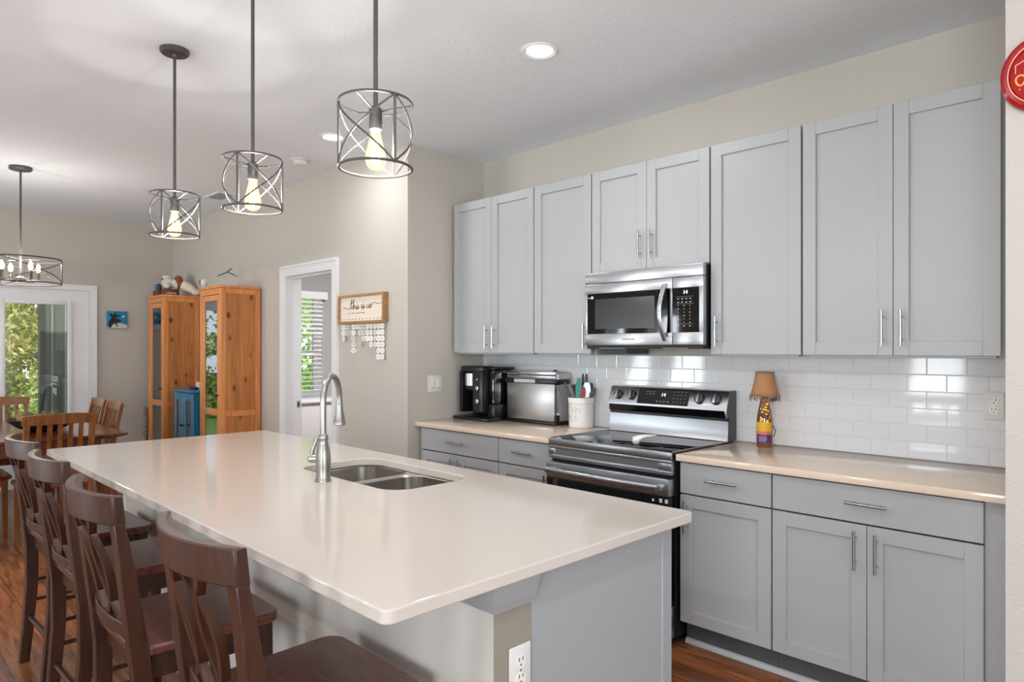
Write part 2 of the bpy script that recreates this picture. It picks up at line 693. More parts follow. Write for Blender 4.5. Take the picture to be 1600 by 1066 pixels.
t = thing('low_cabinet', 'low white cabinet with a white top under the window beyond the doorway', 'cabinet', (-7.18, 3.7, 0))
MB().box(DNX + .002, -6.98, 3.0, 4.26, .805, .838, .004).build('cabinet_top', TRIM, t)
MB().box(DNX + .01, -7.03, 3.02, 4.23, 0, .80).build('cabinet_body', mat('white_paint_low', (214, 214, 215), .5), t)
MB().box(-7.03, -7.012, 3.05, 3.60, .04, .77, .004).box(-7.03, -7.012, 3.62, 4.20, .04, .77, .004).build('door', mat('white_paint_low', (214, 214, 215), .5), t)

# door casings and jambs
cw = .075
yb = YH - .018
mb = MB()
mb.prism([(DX0 - cw, 0), (DX0 - .002, 0), (DX0 - .002, DZ + .002), (DX1 + .002, DZ + .002), (DX1 + .002, 0), (DX1 + cw, 0), (DX1 + cw, DZ + cw), (DX0 - cw, DZ + cw)], 1, yb, YH)
mb.prism([(DX0 - cw, 0), (DX0 - cw + .02, 0), (DX0 - cw + .02, DZ + cw - .02), (DX1 + cw - .02, DZ + cw - .02), (DX1 + cw - .02, 0), (DX1 + cw, 0), (DX1 + cw, DZ + cw), (DX0 - cw, DZ + cw)], 1, yb - .008, yb)
struct(mb.build('trim_1', TRIM))
mb = MB().box(DX0 - .002, DX0 + .014, yb + .002, YH + T + .015, 0, DZ - .014).box(DX1 - .014, DX1 + .002, yb + .002, YH + T + .015, 0, DZ - .014).box(DX0 - .002, DX1 + .002, yb + .002, YH + T + .015, DZ - .014, DZ + .002)
mb.box(DX0 + .014, DX0 + .026, YH + .05, YH + .085, 0, DZ - .014).box(DX1 - .026, DX1 - .014, YH + .05, YH + .085, 0, DZ - .014).box(DX0 + .026, DX1 - .026, YH + .05, YH + .085, DZ - .026, DZ - .014)
struct(mb.build('trim_2', TRIM))
t = thing('strike_plate', 'small metal strike plate on the white left door jamb', 'strike plate', (DX0 + .014, YH + .10, .93))
MB().box(DX0 + .0135, DX0 + .0165, YH + .086, YH + .122, .90, .96, .001).build('plate', STEELH, t)
MB().box(DX0 + .0165, DX0 + .0172, YH + .098, YH + .112, .915, .945).build('latch_hole', BLACKM, t)

# patio door in the left wall
mb = MB()
cx = XF + .018
mb.prism([(PY0 - cw, 0), (PY0 - .002, 0), (PY0 - .002, PZ + .002), (PY1 + .002, PZ + .002), (PY1 + .002, 0), (PY1 + cw, 0), (PY1 + cw, PZ + .06), (PY0 - cw, PZ + .06)], 0, XF, cx)
mb.prism([(PY0 - cw, 0), (PY0 - cw + .02, 0), (PY0 - cw + .02, PZ + .04), (PY1 + cw - .02, PZ + .04), (PY1 + cw - .02, 0), (PY1 + cw, 0), (PY1 + cw, PZ + .06), (PY0 - cw, PZ + .06)], 0, cx, cx + .008)
struct(mb.build('trim_3', TRIM))
mb = MB()
dx0, dx1 = XF - .06, XF - .015
ga, gb, gz0, gz1 = PY0 + .19, 1.735, .30, 1.885
mb.box(dx0, dx1, PY0, ga, .0, PZ).box(dx0, dx1, gb, PY1, 0, PZ).box(dx0, dx1, ga, gb, 0, gz0).box(dx0, dx1, ga, gb, gz1, PZ)
d_ = struct(mb.build('door_1', TRIM))
mb = MB()
mb.box(dx1, dx1 + .014, ga - .03, ga + .012, gz0 - .03, gz1 + .03, .004).box(dx1, dx1 + .014, gb - .012, gb + .03, gz0 - .03, gz1 + .03, .004)
mb.box(dx1, dx1 + .014, ga + .012, gb - .012, gz1 - .012, gz1 + .03, .004).box(dx1, dx1 + .014, ga + .012, gb - .012, gz0 - .03, gz0 + .012, .004)
mb.build('glass_frame', TRIM, d_)
MB().box(XF - .04, XF - .036, ga, gb, gz0, gz1).build('pane', PANE, d_)

# baseboards
struct(MB().box(XF, DX0 - cw, YH - .014, YH, 0, .13).box(DX1 + cw, XR, YH - .014, YH, 0, .13).build('baseboard_hall', TRIM))
struct(MB().box(XF, XF + .014, YFR, PY0 - cw, 0, .13).box(XF, XF + .014, PY1 + cw, YH - .014, 0, .13).build('baseboard_left', TRIM))
struct(MB().box(-.399, XRT, 2.436, 2.45, 0, .13).build('baseboard_right', TRIM))

# backsplash of subway tiles
mb = MB()
TW, TH, TX = .155, .0765, -.8528
for r in range(6):
    z0 = .9145 + r * TH
    off = TX + (TW / 2 if r % 2 == 0 else 0)
    k0 = math.floor((XR - off) / TW)
    k = k0
    while off + k * TW < -.40:
        a = max(off + k * TW, XR) + .001
        b = min(off + (k + 1) * TW, -.40) - .001
        k += 1
        if b - a < .01:
            continue
        g, h, e = YB - .0068, YB - .0082, .0022
        c0, c1 = z0 + .0007, z0 + TH - .0007
        vs_ = [(a, g, c0), (b, g, c0), (b, g, c1), (a, g, c1), (a + e, h, c0 + e), (b - e, h, c0 + e), (b - e, h, c1 - e), (a + e, h, c1 - e)]
        mb.add(vs_, [(4, 5, 6, 7), (0, 1, 5, 4), (1, 2, 6, 5), (2, 3, 7, 6), (3, 0, 4, 7)])
bs = struct(mb.build('backsplash', TILE, flat=True))
MB().box(XR, -.40, YB - .0066, YB, .9145, 1.3735).build('grout', GROUT, bs)


# ---------------------------------------------------------------- cabinets
def shaker(x0, x1, z0, z1, yf, th=.02, st=.058):
    m_ = MB()
    b = .0012
    m_.box(x0, x0 + st, yf, yf + th, z0, z1, b, 1).box(x1 - st, x1, yf, yf + th, z0, z1, b, 1)
    m_.box(x0 + st, x1 - st, yf, yf + th, z1 - st, z1, b, 1).box(x0 + st, x1 - st, yf, yf + th, z0, z0 + st, b, 1)
    m_.box(x0 + st - .002, x1 - st + .002, yf + .0115, yf + th - .002, z0 + st - .002, z1 - st + .002)
    return m_


def pull(x, z, yf, vert=True, L=.152):
    m_ = MB()
    yb_ = yf - .03
    s = .048
    if vert:
        m_.rod((x, yb_, z - L / 2), (x, yb_, z + L / 2), .006, 12)
        m_.rod((x, yb_, z - s), (x, yf, z - s), .0045, 8).rod((x, yb_, z + s), (x, yf, z + s), .0045, 8)
    else:
        m_.rod((x - L / 2, yb_, z), (x + L / 2, yb_, z), .006, 12)
        m_.rod((x - s, yb_, z), (x - s, yf, z), .0045, 8).rod((x + s, yb_, z), (x + s, yf, z), .0045, 8)
    return m_


YU = 3.1436
g = .0046


def upper(label, x0, x1, z0, z1, doors, hz):
    t = thing('wall_cabinet', label, 'cabinet', ((x0 + x1) / 2, YB, z0), 'grey wall cabinets')
    MB().box(x0 + .0005, x1 - .0005, YU + .055, YB - .002, z0 - .009, z1).box(x0 + .022, x1 - .022, YU + .0205, YU + .055, z0 - .009, z0 + .012).box(x0 + .022, x1 - .022, YU + .0205, YU + .055, z1 - .03, z1 - .001).build('body', CAB, t)
    for a, b, hx in doors:
        d = shaker(a, b, z0, z1 - .002, YU).build('door', CAB, t)
        pull(hx, hz, YU).build('handle', STEELH, d)
    return t


U = [-3.762, -3.366, -2.970, -2.505, -2.123, -1.741, -1.279, -.8985, -.522]
ZT, ZBt, ZM = 2.4437, 1.3855, 1.853
upper('grey two-door wall cabinet above the coffee maker, leftmost of the run', U[0], U[2], ZBt, ZT,
      ((U[0] + g, U[1] - .0012, U[1] - .036), (U[1] + .0012, U[2] - g, U[1] + .036)), 1.49)
upper('narrow grey one-door wall cabinet left of the microwave', U[2], U[3], ZBt, ZT, ((U[2] + g, U[3] - g, U[3] - .042),), 1.49)
upper('short grey two-door wall cabinet directly above the microwave', U[3], U[5], ZM, ZT,
      ((U[3] + g, U[4] - .0012, U[4] - .036), (U[4] + .0012, U[5] - g, U[4] + .036)), 1.985)
upper('narrow grey one-door wall cabinet right of the microwave', U[5], U[6], ZBt, ZT, ((U[5] + g, U[6] - g, U[5] + .042),), 1.5)
upper('wide grey two-door wall cabinet at the right end beside the red plaque', U[6], U[8], ZBt, ZT,
      ((U[6] + g, U[7] - .0012, U[7] - .036), (U[7] + .0012, U[8] - g, U[7] + .036)), 1.5)

YL = 2.848


def lower(label, x0, x1, drawers, doors, fill=None):
    t = thing('base_cabinet', label, 'cabinet', ((x0 + x1) / 2, YB, 0), 'grey base cabinets')
    MB().box(x0 + .0005, x1 - .0005, YL + .055, YB - .01, .115, .881).box(x0 + .022, x1 - .022, YL + .0205, YL + .055, .115, .135).build('body', CAB, t)
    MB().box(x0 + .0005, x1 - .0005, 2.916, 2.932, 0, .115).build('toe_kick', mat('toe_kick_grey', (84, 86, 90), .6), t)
    mm = MB().prism([(2.916, 0), (2.898, 0), (2.899, .012), (2.906, .02), (2.916, .022)], 0, x0 + .0005, x1 - .0005)
    mm.build('shoe_moulding', mat('shoe_grey', (190, 190, 190), .45), t)
    for a, b in drawers:
        d = MB().box(a, b, YL, YL + .02, .729, .874, .0015, 1).build('drawer', CAB, t)
        pull((a + b) / 2, .806, YL, False).build('handle', STEELH, d)
    for a, b, hx in doors:
        d = shaker(a, b, .119, .722, YL).build('door', CAB, t)
        pull(hx, .622, YL).build('handle', STEELH, d)
    if fill:
        MB().box(fill[0], fill[1], YL + .02, YL + .04, .115 if fill[2] else 0, .881).build('filler_strip', CAB, t)
    return t


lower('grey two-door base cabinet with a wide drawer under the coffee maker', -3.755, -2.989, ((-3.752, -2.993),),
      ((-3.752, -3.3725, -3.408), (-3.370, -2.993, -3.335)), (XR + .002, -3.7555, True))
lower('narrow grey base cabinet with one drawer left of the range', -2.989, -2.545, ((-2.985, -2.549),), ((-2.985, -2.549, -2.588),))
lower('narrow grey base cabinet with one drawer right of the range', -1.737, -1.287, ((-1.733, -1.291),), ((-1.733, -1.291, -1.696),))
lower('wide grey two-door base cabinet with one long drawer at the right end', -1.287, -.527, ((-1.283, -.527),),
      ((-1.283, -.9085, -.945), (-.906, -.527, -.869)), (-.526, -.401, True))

YC = 2.819
o = MB().box(XR + .002, -2.541, YC, YB - .0095, .883, .914, .003).build('countertop', QUARTZW)
tag(o, 'cream quartz countertop under the coffee maker and toaster oven', 'countertop', 'kitchen wall countertops')
o = MB().box(-1.740, -.401, YC, YB - .0095, .883, .914, .003).build('countertop', QUARTZW)
tag(o, 'cream quartz countertop right of the range, holding the bottle lamp', 'countertop', 'kitchen wall countertops')

# ---------------------------------------------------------------- range
RX0, RX1 = -2.531, -1.750
t = thing('kitchen_range', 'stainless steel electric range with black glass cooktop and rear control panel', 'stove', ((RX0 + RX1) / 2, 3.1, 0))
MB().box(RX0 + .004, RX1 - .004, 2.832, 3.44, .03, .905).build('body', BLACKM, t)
MB().box(RX0 + .03, RX1 - .03, 2.86, 3.40, 0, .03).build('foot', BLACKM, t)
o = MB().box(RX0, RX1, 2.812, 3.36, .905, .9205, .003).build('cooktop', BLACKG, t)
m_ = MB()
m_.box(RX0, RX1, 2.797, 2.8115, .884, .9215, .004).box(RX0, RX0 + .005, 2.8115, 3.36, .9206, .9235).box(RX1 - .005, RX1, 2.8115, 3.36, .9206, .9235)
m_.build('front_trim', STEEL, t)
fr = MB()
fr.box(RX0, RX1, 2.797, 2.831, .812, .832, .004).box(RX0, RX1, 2.797, 2.831, .866, .883, .003)
fr.box(RX0, RX0 + .04, 2.797, 2.831, .83, .868, .003).box(RX1 - .075, RX1, 2.797, 2.831, .83, .868, .003).box(RX0 + .035, RX1 - .07, 2.806, 2.831, .828, .87)
fr.build('vent_panel', STEEL, t)
d = MB().box(RX0 + .002, RX1 - .002, 2.778, 2.83, .212, .711, .004).build('oven_door', BLACKG, t)
MB().box(RX0 + .001, RX1 - .001, 2.774, 2.8295, .7125, .796, .006).build('door_band', STEEL, d)
pts = []
for i in range(17):
    u = -1 + 2 * i / 16
    pts.append(((RX0 + RX1) / 2 + u * .352, 2.732 - .012 * (1 - u * u), .757))
hb = MB()
secs = []
for p in pts:
    secs.append([(p[0], p[1] + .009 * math.cos(a), p[2] + .0165 * math.sin(a)) for a in [2 * PI * k / 12 for k in range(12)]])
hb.strip(secs)
for s in (0, -1):
    hb.box(pts[s][0] - .013, pts[s][0] + .013, 2.738, 2.776, .743, .771, .004)
hb.build('handle', STEELH, d)
m_ = MB()
for x_, s in ((-1.838, .008), (-1.795, .012), (-1.764, .012)):
    m_.box(x_ - s * .7, x_ + s * .7, 2.7772, 2.7785, .682, .682 + s * 1.6)
m_.build('sticker', WHITEP, d)
MB().box(RX0 + .002, RX1 - .002, 2.779, 2.83, .036, .19, .005).build('drawer', STEEL, t)
# back guard
prof = [(3.345, .921), (3.352, .945), (3.356, .985), (3.356, 1.026), (3.44, 1.026), (3.44, .921)]
MB().prism(prof, 0, RX0 + .003, RX1 - .003).build('backguard', STEEL, t)
MB().box(RX0 + .006, RX1 - .006, 3.362, 3.435, 1.026, 1.043).build('vent_slot', BLACKP, t)
prof = [(3.342, 1.043), (3.332, 1.083), (3.372, 1.183), (3.378, 1.187), (3.44, 1.187), (3.44, 1.043)]
cp = MB().prism(prof, 0, RX0 + .0015, RX1 - .0015).build('control_panel', STEEL, t)
bevel_mod(cp, .003)
prof = [(3.347, 1.043), (3.338, 1.083), (3.378, 1.187), (3.44, 1.187), (3.44, .921), (3.362, .921), (3.362, 1.046)]
MB().prism(prof, 0, RX1 - .0015, RX1).build('end_cap', DKGREY, t)
MB().prism(prof, 0, RX0, RX0 + .0015).build('end_cap', DKGREY, t)
MB().prism([(3.3418, 1.0435), (3.3320, 1.0825), (3.331, 1.0825), (3.3408, 1.0435)], 0, RX0 + .012, RX1 - .012).build('reflection_strip', mat('steel_dark_reflection', (60, 60, 62), .2, 1), t)  # dark strip paints the cooktop's reflection onto the lower steel band
# slanted face frame: origin at bottom front edge, u along x, v up the slope
sv = Vector((0, 3.372 - 3.332, 1.183 - 1.083)).normalized()
sn = Vector((0, -sv.z, sv.y))


def onpanel(x_, v_, out=0.):
    return Vector((x_, 3.332, 1.083)) + sv * -.006 + sv * v_ + sn * out


def panel_m(x_, v_, out=.0):
    m4 = Matrix.Identity(4)
    m4.col[0] = (1, 0, 0, 0)
    m4.col[1] = (*sv, 0)
    m4.col[2] = (*sn, 0)
    m4.col[3] = (*onpanel(x_, v_, out), 1)
    return m4


dp = MB().box(-.168, .168, -.046, .046, 0, .0015, mtx=panel_m((RX0 + RX1) / 2 - .012, .064)).build('display', BLACKG, t)
m_ = MB()
m_.add(*text_mesh('14', .030), panel_m((RX0 + RX1) / 2 - .01, .076, .0022))
m_.build('clock_digits', emit('digit_glow', (255, 255, 255), 1.1), dp)
m_ = MB()
r2 = random.Random(3)
for i in range(3):
    for j in range(2):
        m_.box(-.007, .007, -.0015, .0015, 0, .0004, mtx=panel_m(RX0 + .27 + i * .022, .092 - j * .014, .0016))
for i in range(4):
    m_.box(-.006, .006, -.003, .003, 0, .0004, mtx=panel_m((RX0 + RX1) / 2 - .045 + i * .024, .036, .0016))
for i in range(4):
    for j in range(4):
        m_.box(-.004, .004, -.0016, .0016, 0, .0004, mtx=panel_m((RX0 + RX1) / 2 + .06 + i * .024, .098 - j * .02, .0016))
m_.build('key_marks', mat('key_grey', (150, 150, 150), .5), dp)
for kx in (RX0 + .072, RX0 + .168, RX1 - .168, RX1 - .068):
    k = MB()
    k.lathe([(.029, 0), (.029, .012), (.026, .018)], mtx=panel_m(kx, .064, .0003), n=24)
    kn = k.build('knob', mat('knob_steel', (104, 106, 108), .3, 1), t)
    MB().box(-.007, .007, -.026, .026, .018, .034, .003, mtx=panel_m(kx, .064, .0003)).build('knob_grip', STEEL, kn)
# spoon rest
t = thing('spoon_rest', 'white ceramic spoon rest lying on the black glass cooktop', 'spoon rest', (-2.03, 2.93, .9215))
q = MB()
sx_, sy_ = -2.038, 2.912
ux, uy = .7046, .7096
wx_, wy_ = -.7096, .7046
secs = []
for u, hw, z0_, z1_ in ((-.004, .012, .0, .028), (.0, .022, .0, .040), (.018, .026, .0, .046), (.030, .028, .012, .049), (.046, .031, .026, .051), (.066, .033, .033, .052), (.088, .029, .037, .051), (.108, .018, .041, .050), (.122, .004, .044, .048)):
    ring = []
    for k in range(10):
        a = 2 * PI * k / 10
        w_ = hw * math.cos(a)
        z_ = (z0_ + z1_) / 2 + (z1_ - z0_) / 2 * math.sin(a)
        uu_ = u + .010 * (math.sin(a) < -.2) * (u < .03)
        ring.append((sx_ - .010 * ux + ux * uu_ + wx_ * w_, sy_ - .010 * uy + uy * uu_ + wy_ * w_, .9215 + z_))
    secs.append(ring)
q.strip(secs)
q.build('dish', CERAM, t)

# ---------------------------------------------------------------- microwave
MX0, MX1, MY = -2.502, -1.743, 3.08
t = thing('microwave_oven', 'stainless steel over-the-range microwave hung between the wall cabinets', 'microwave', ((MX0 + MX1) / 2, YB, 1.412))
MB().box(MX0 + .004, MX1 - .002, MY + .03, YB - .012, 1.432, 1.842).build('body', BLACKP, t)
MB().box(MX0, MX1, MY, MY + .03, 1.783, 1.8455, .004).build('top_grille', STEEL, t)
d = MB()
d.box(MX0, -1.922, MY, MY + .03, 1.432, 1.498, .003).box(MX0, -1.922, MY, MY + .03, 1.726, 1.7815, .003).box(MX0, -2.484, MY, MY + .03, 1.496, 1.728, .002).box(-1.935, -1.922, MY, MY + .03, 1.496, 1.728, .001)
d = d.build('door', STEEL, t)
MB().box(-2.485, -1.934, MY + .003, MY + .028, 1.496, 1.728).build('window', BLACKG, d)
MB().box(-2.43, -2.03, MY + .002, MY + .0031, 1.525, 1.695).build('window_screen', mat('screen_grey', (46, 46, 48), .2), d)
m_ = MB()
pp = [(-1.958 - .012 * math.sin(PI * i / 14), MY - .012 - .038 * math.sin(PI * i / 14), 1.452 + .30 * i / 14) for i in range(15)]
m_.strip([[(p[0] + .014 * math.cos(a), p[1] + .007 * math.sin(a), p[2]) for a in [2 * PI * k / 12 for k in range(12)]] for p in pp])
m_.box(-1.968, -1.948, MY - .014, MY + .004, 1.455, 1.475).box(-1.968, -1.948, MY - .014, MY + .004, 1.73, 1.75)
m_.build('handle', STEELH, d)
m_ = MB().box(-2.478, -2.462, MY + .0015, MY + .003, 1.702, 1.706).box(-2.458, -2.442, MY + .0015, MY + .003, 1.698, 1.713)
m_.build('sticker', WHITEP, d)
m_ = MB()
for i in range(7):
    m_.box(-2.235 + i * .0115, -2.228 + i * .0115, MY - .0006, MY, 1.461, 1.469)
m_.build('badge', DKGREY, d)
c_ = MB()
c_.box(-1.9205, MX1, MY, MY + .03, 1.432, 1.498, .003).box(-1.9205, MX1, MY, MY + .03, 1.726, 1.7815, .003).box(-1.767, MX1, MY, MY + .03, 1.496, 1.728, .002)
c_ = c_.build('control_panel', STEEL, t)
MB().box(-1.9205, -1.766, MY + .002, MY + .028, 1.496, 1.728).build('keypad', BLACKG, c_)
m_ = MB()
m_.add(*text_mesh('14', .028), Matrix.Translation((-1.845, MY + .0012, 1.703)) @ FACE_MY)
m_.build('clock_digits', emit('digit_glow', (255, 255, 255), 1.1), c_)
m_ = MB()
for j in range(9):
    for i in range(3 if j > 1 else 4):
        wx = .008 if j in (0, 1, 8) else (.006 if (i + j) % 3 == 0 else .0025)
        x_ = -1.887 + i * (.034 if j > 1 else .0235)
        z_ = 1.67 - j * .0175
        m_.box(x_ - wx * .6, x_ + wx * .6, MY + .001, MY + .002, z_ - .0022, z_ + .0022)
m_.box(-1.9, -1.80, MY + .001, MY + .002, 1.6805, 1.6812).box(-1.9, -1.80, MY + .001, MY + .002, 1.6435, 1.6442).box(-1.9, -1.80, MY + .001, MY + .002, 1.5395, 1.5402)
m_.build('key_marks', mat('key_light', (190, 190, 190), .5), c_)
MB().box(MX0 + .012, MX1 - .004, MY + .006, YB - .03, 1.412, 1.431).build('underside', BLACKM, t)
MB().box(-2.40, -2.22, 3.082, 3.0858, 1.4135, 1.4175).build('lamp_lens', mat('lens_grey', (120, 120, 118), .3), t)
MB().box(-1.98, -1.83, 3.082, 3.0858, 1.4135, 1.4175).build('lamp_lens', mat('lens_grey', (120, 120, 118), .3), t)
MB().box(-2.475, -2.295, 3.2, 3.42, 1.382, 1.4115).build('vent_box', mat('vent_grey', (78, 78, 80), .5), t)

# ---------------------------------------------------------------- coffee maker
t = thing('coffee_maker', 'black pod coffee maker with clear water tank in the counter corner', 'coffee maker', (-3.57, 3.27, .9145))
Zc = .9145
MB().box(-3.765, -3.392, 3.135, 3.42, Zc, Zc + .022, .008).build('base', BLACKP, t)
bd = MB()
bd.box(-3.70, -3.46, 3.27, 3.41, Zc + .022, Zc + .37, .012)
bd.box(-3.70, -3.46, 3.155, 3.271, Zc + .335, Zc + .378, .012)
bd.box(-3.715, -3.675, 3.155, 3.271, Zc + .05, Zc + .345, .01)
bd.box(-3.565, -3.46, 3.15, 3.271, Zc + .055, Zc + .345, .01)
bd.build('body', BLACKP, t)
MB().box(-3.672, -3.568, 3.165, 3.268, Zc + .205, Zc + .334, .02).build('brew_head', BLACKM, t)
MB().lathe([(.047, 0), (.047, .085)], (-3.62, 3.192, Zc + .24), 24).build('chrome_band', STEEL, t)
MB().box(-3.66, -3.575, 3.16, 3.26, Zc + .022, Zc + .034, .004).build('drip_tray', BLACKM, t)
for z_, r_ in ((.285, .008), (.225, .017), (.135, .017)):
    m_ = MB().lathe([(r_, 0), (r_, .008), (r_ * .7, .010)], mtx=Matrix.Translation((-3.512, 3.15, Zc + z_)) @ FACE_MY, n=20)
    m_.build('button', STEELH, t)
MB().box(-3.459, -3.395, 3.20, 3.40, Zc + .022, Zc + .115, .006).build('tank_base', BLACKP, t)
MB().box(-3.456, -3.402, 3.205, 3.395, Zc + .116, Zc + .352, .01).build('water_tank', glass('smoked_plastic', (92, 94, 98), .10), t)
MB().box(-3.459, -3.395, 3.20, 3.40, Zc + .353, Zc + .372, .006).build('tank_lid', BLACKP, t)

# ---------------------------------------------------------------- toaster oven (flipped upright)
t = thing('toaster_oven', 'stainless toaster oven stored upright on its edge beside the coffee maker', 'toaster oven', (-3.16, 3.37, Zc))
tx0, tx1, ty0, ty1, tz1 = -3.372, -2.915, 3.295, 3.45, Zc + .355
MB().box(tx0, tx1, ty0 + .02, ty1, Zc + .02, tz1 - .01, .015, 3).build('body', mat('satin_steel', (206, 206, 206), .5, .85), t)
m_ = MB().box(tx0 - .004, tx1 + .004, ty0 - .008, ty0 + .02, Zc, Zc + .02, .004).box(tx0 - .004, tx0 + .02, ty0 + .02, ty1, Zc, Zc + .019, .004).box(tx1 - .02, tx1 + .004, ty0 + .02, ty1, Zc, Zc + .019, .004)
m_.build('base', BLACKP, t)
MB().box(tx0 + .004, tx1 - .012, ty0, ty0 + .0195, Zc + .022, tz1 - .075, .006).build('underside_plate', mat('polished_steel', (190, 190, 190), .34, 1), t)
MB().box(tx0, tx1 - .008, ty0 + .004, ty0 + .0195, tz1 - .032, tz1 - .004, .004).box(tx0, tx1 - .008, ty0 + .004, ty0 + .0195, tz1 - .05, tz1 - .034, .002).build('top_strip', STEELH, t)
MB().box(tx0 - .006, tx1 + .003, ty0 - .012, ty0 + .004, tz1 - .088, tz1 - .055, .004).box(tx1 + .0005, tx1 + .012, ty0 - .01, ty1 - .03, tz1 - .088, tz1 - .055, .004).build('handle', BLACKP, t)
MB().box(-3.285, -3.09, ty0 - .0135, ty0 - .012, tz1 - .083, tz1 - .060).build('label', mat('label_silver', (196, 196, 194), .4), t)
m_ = MB()
for i in range(15):
    m_.box(tx1 - .011, tx1 + .001, ty0 + .001, ty0 + .03, Zc + .085 + i * .0125, Zc + .091 + i * .0125)
m_.build('side_vent', BLACKP, t)
m_ = MB()
for i in range(16):
    for j in range(2):
        m_.box(tx1 - .001, tx1 + .0008, ty1 - .05 + j * .014, ty1 - .042 + j * .014, Zc + .05 + i * .012, Zc + .055 + i * .012)
m_.build('vent_holes', DKGREY, t)
MB().box(tx1 - .015, tx1 + .008, ty0 - .008, ty0 + .032, Zc + .02, Zc + .068, .008).build('hinge_foot', BLACKP, t)
MB().box(tx1 - .035, tx1 - .012, ty0 + .01, ty0 + .03, tz1 - .004, tz1 + .006, .002).build('latch', BLACKP, t)

# ---------------------------------------------------------------- utensil crock and utensils
cx, cy = -2.765, 3.365
prof = [(.074, 0), (.078, .004), (.078, .152), (.083, .156), (.084, .185), (.081, .19), (.076, .186), (.074, .15), (.072, .01), (.0, .01)]
t = thing('utensil_crock', 'white ceramic utensil crock with raised lettering between toaster oven and range', 'crock', (cx, cy, Zc))
cr_ = MB().lathe(prof, (cx, cy, Zc), 36, cap=False)
cr_.add([(cx + .074 * math.cos(2 * PI * k / 36), cy + .074 * math.sin(2 * PI * k / 36), Zc) for k in range(36)], [tuple(range(36))])
cr_.build('pot', CERAM, t)
for s_, zz in (('UTEN', .112), ('SILS', .06)):
    vs_, fs_ = text_mesh(s_, .052, .0012)
    m_ = MB()
    a0 = rad(-100)
    m_.add([(cx + (.0782 + p[2]) * math.cos(a0 + p[0] / .078), cy + (.0782 + p[2]) * math.sin(a0 + p[0] / .078), Zc + zz + p[1]) for p in vs_], fs_)
    m_.build('lettering', mat('lettering_grey', (206, 204, 202), .3), t)


def paddle(p0, p1, w_, th, head, r=.005, side=None):
    """handle from p0 inside the crock to p1, flat head of length head beyond p1"""
    p0, p1 = Vector(p0), Vector(p1)
    d_ = (p1 - p0).normalized()
    s_ = Vector(side) if side else d_.cross(Vector((.71, -.70, 0))).cross(d_)
    s_ = (s_ - d_ * s_.dot(d_)).normalized() if side else Vector((.7046, .7096, 0)) - d_ * d_.dot(Vector((.7046, .7096, 0)))
    s_.normalize()
    n_ = d_.cross(s_)
    m_ = MB().tube([p0, p1], r, 8)
    h_ = MB()
    sec = []
    for i in range(9):
        u = i / 8
        hw = w_ / 2 * (math.sin(PI * (.12 + .80 * u)) ** .5)
        c_ = p1 + d_ * head * u
        sec.append([tuple(c_ + s_ * hw + n_ * th), tuple(c_ + s_ * hw - n_ * th), tuple(c_ - s_ * hw - n_ * th), tuple(c_ - s_ * hw + n_ * th)])
    h_.strip(sec)
    return m_, h_


def utensil(name, label, cat, bot, top, w_, head, hm, bm_, r=.005, th=.002):
    p0 = Vector((cx + bot[0], cy + bot[1], Zc + .012))
    p1 = Vector((cx + top[0], cy + top[1], Zc + top[2]))
    t = thing(name, label, cat, p0, 'cooking utensils in the crock')
    a_, b_ = paddle(p0, p1, w_, th, head, r)
    a_.build('handle', hm, t)
    b_.build('head', bm_, t)
    return t


# offsets along the picture's sideways direction (.70,.71)
def sd(k, dpt=0.):
    return (.7046 * k - .7096 * dpt, .7096 * k + .7046 * dpt)


TEAL = mat('teal_silicone', (44, 150, 132), .4)
RED = mat('red_plastic', (176, 52, 34), .35)
utensil('carving_knife', 'dark blade leaning far left out of the crock over the oven side', 'knife', sd(-.0, -.035), sd(-.070, -.03) + (.192,), .020, .10, BLACKP, DKGREY)
utensil('spatula', 'grey flat spatula leaning left in the crock', 'spatula', sd(.03, .02), sd(-.052, .012) + (.188,), .044, .085, DKGREY, mat('grey_silicone', (150, 148, 150), .4))
utensil('wooden_spoon', 'brown spoon head between the grey spatula and the teal turner', 'spoon', sd(.01, .045), sd(-.030, .042) + (.20,), .046, .07, DKGREY, mat('dark_brown_silicone', (78, 58, 50), .5))
utensil('whisk', 'small dark curled utensil behind the teal turner', 'whisk', sd(-.02, .045), sd(-.012, .05) + (.215,), .03, .05, BLACKP, mat('deep_brown', (62, 40, 34), .4))
utensil('turner', 'teal utensil leaning right across the front of the crock', 'turner', sd(-.04, -.05), sd(-.026, -.04) + (.185,), .036, .13, TEAL, TEAL, .006, .004)
utensil('scraper', 'short red utensil standing in the middle of the crock', 'scraper', sd(-.0, -.03), sd(.004, -.03) + (.185,), .046, .075, RED, RED, .005, .004)
utensil('slotted_spoon', 'pale metal slotted spoon standing right of the red utensil', 'spoon', sd(.02, -.02), sd(.030, -.02) + (.185,), .052, .10, STEELH, STEELH)
utensil('tongs', 'black pointed utensil rising tallest behind the teal one', 'tongs', sd(.012, .02), sd(.014, .02) + (.24,), .018, .10, BLACKP, BLACKP)
utensil('skewer_fork', 'black pointed utensil rising tallest behind the slotted spoon', 'fork', sd(.035, .02), sd(.036, .02) + (.24,), .018, .10, BLACKP, BLACKP)
utensil('ladle', 'dark oval ladle at the right of the crock behind the slotted spoon', 'ladle', sd(.03, .03), sd(.056, .03) + (.20,), .04, .08, BLACKP, mat('charcoal', (48, 50, 50), .4))
utensil('pie_server', 'black pointed server leaning far right out of the crock', 'server', sd(-.01, -.045), sd(.058, -.035) + (.186,), .03, .07, BLACKP, BLACKP)

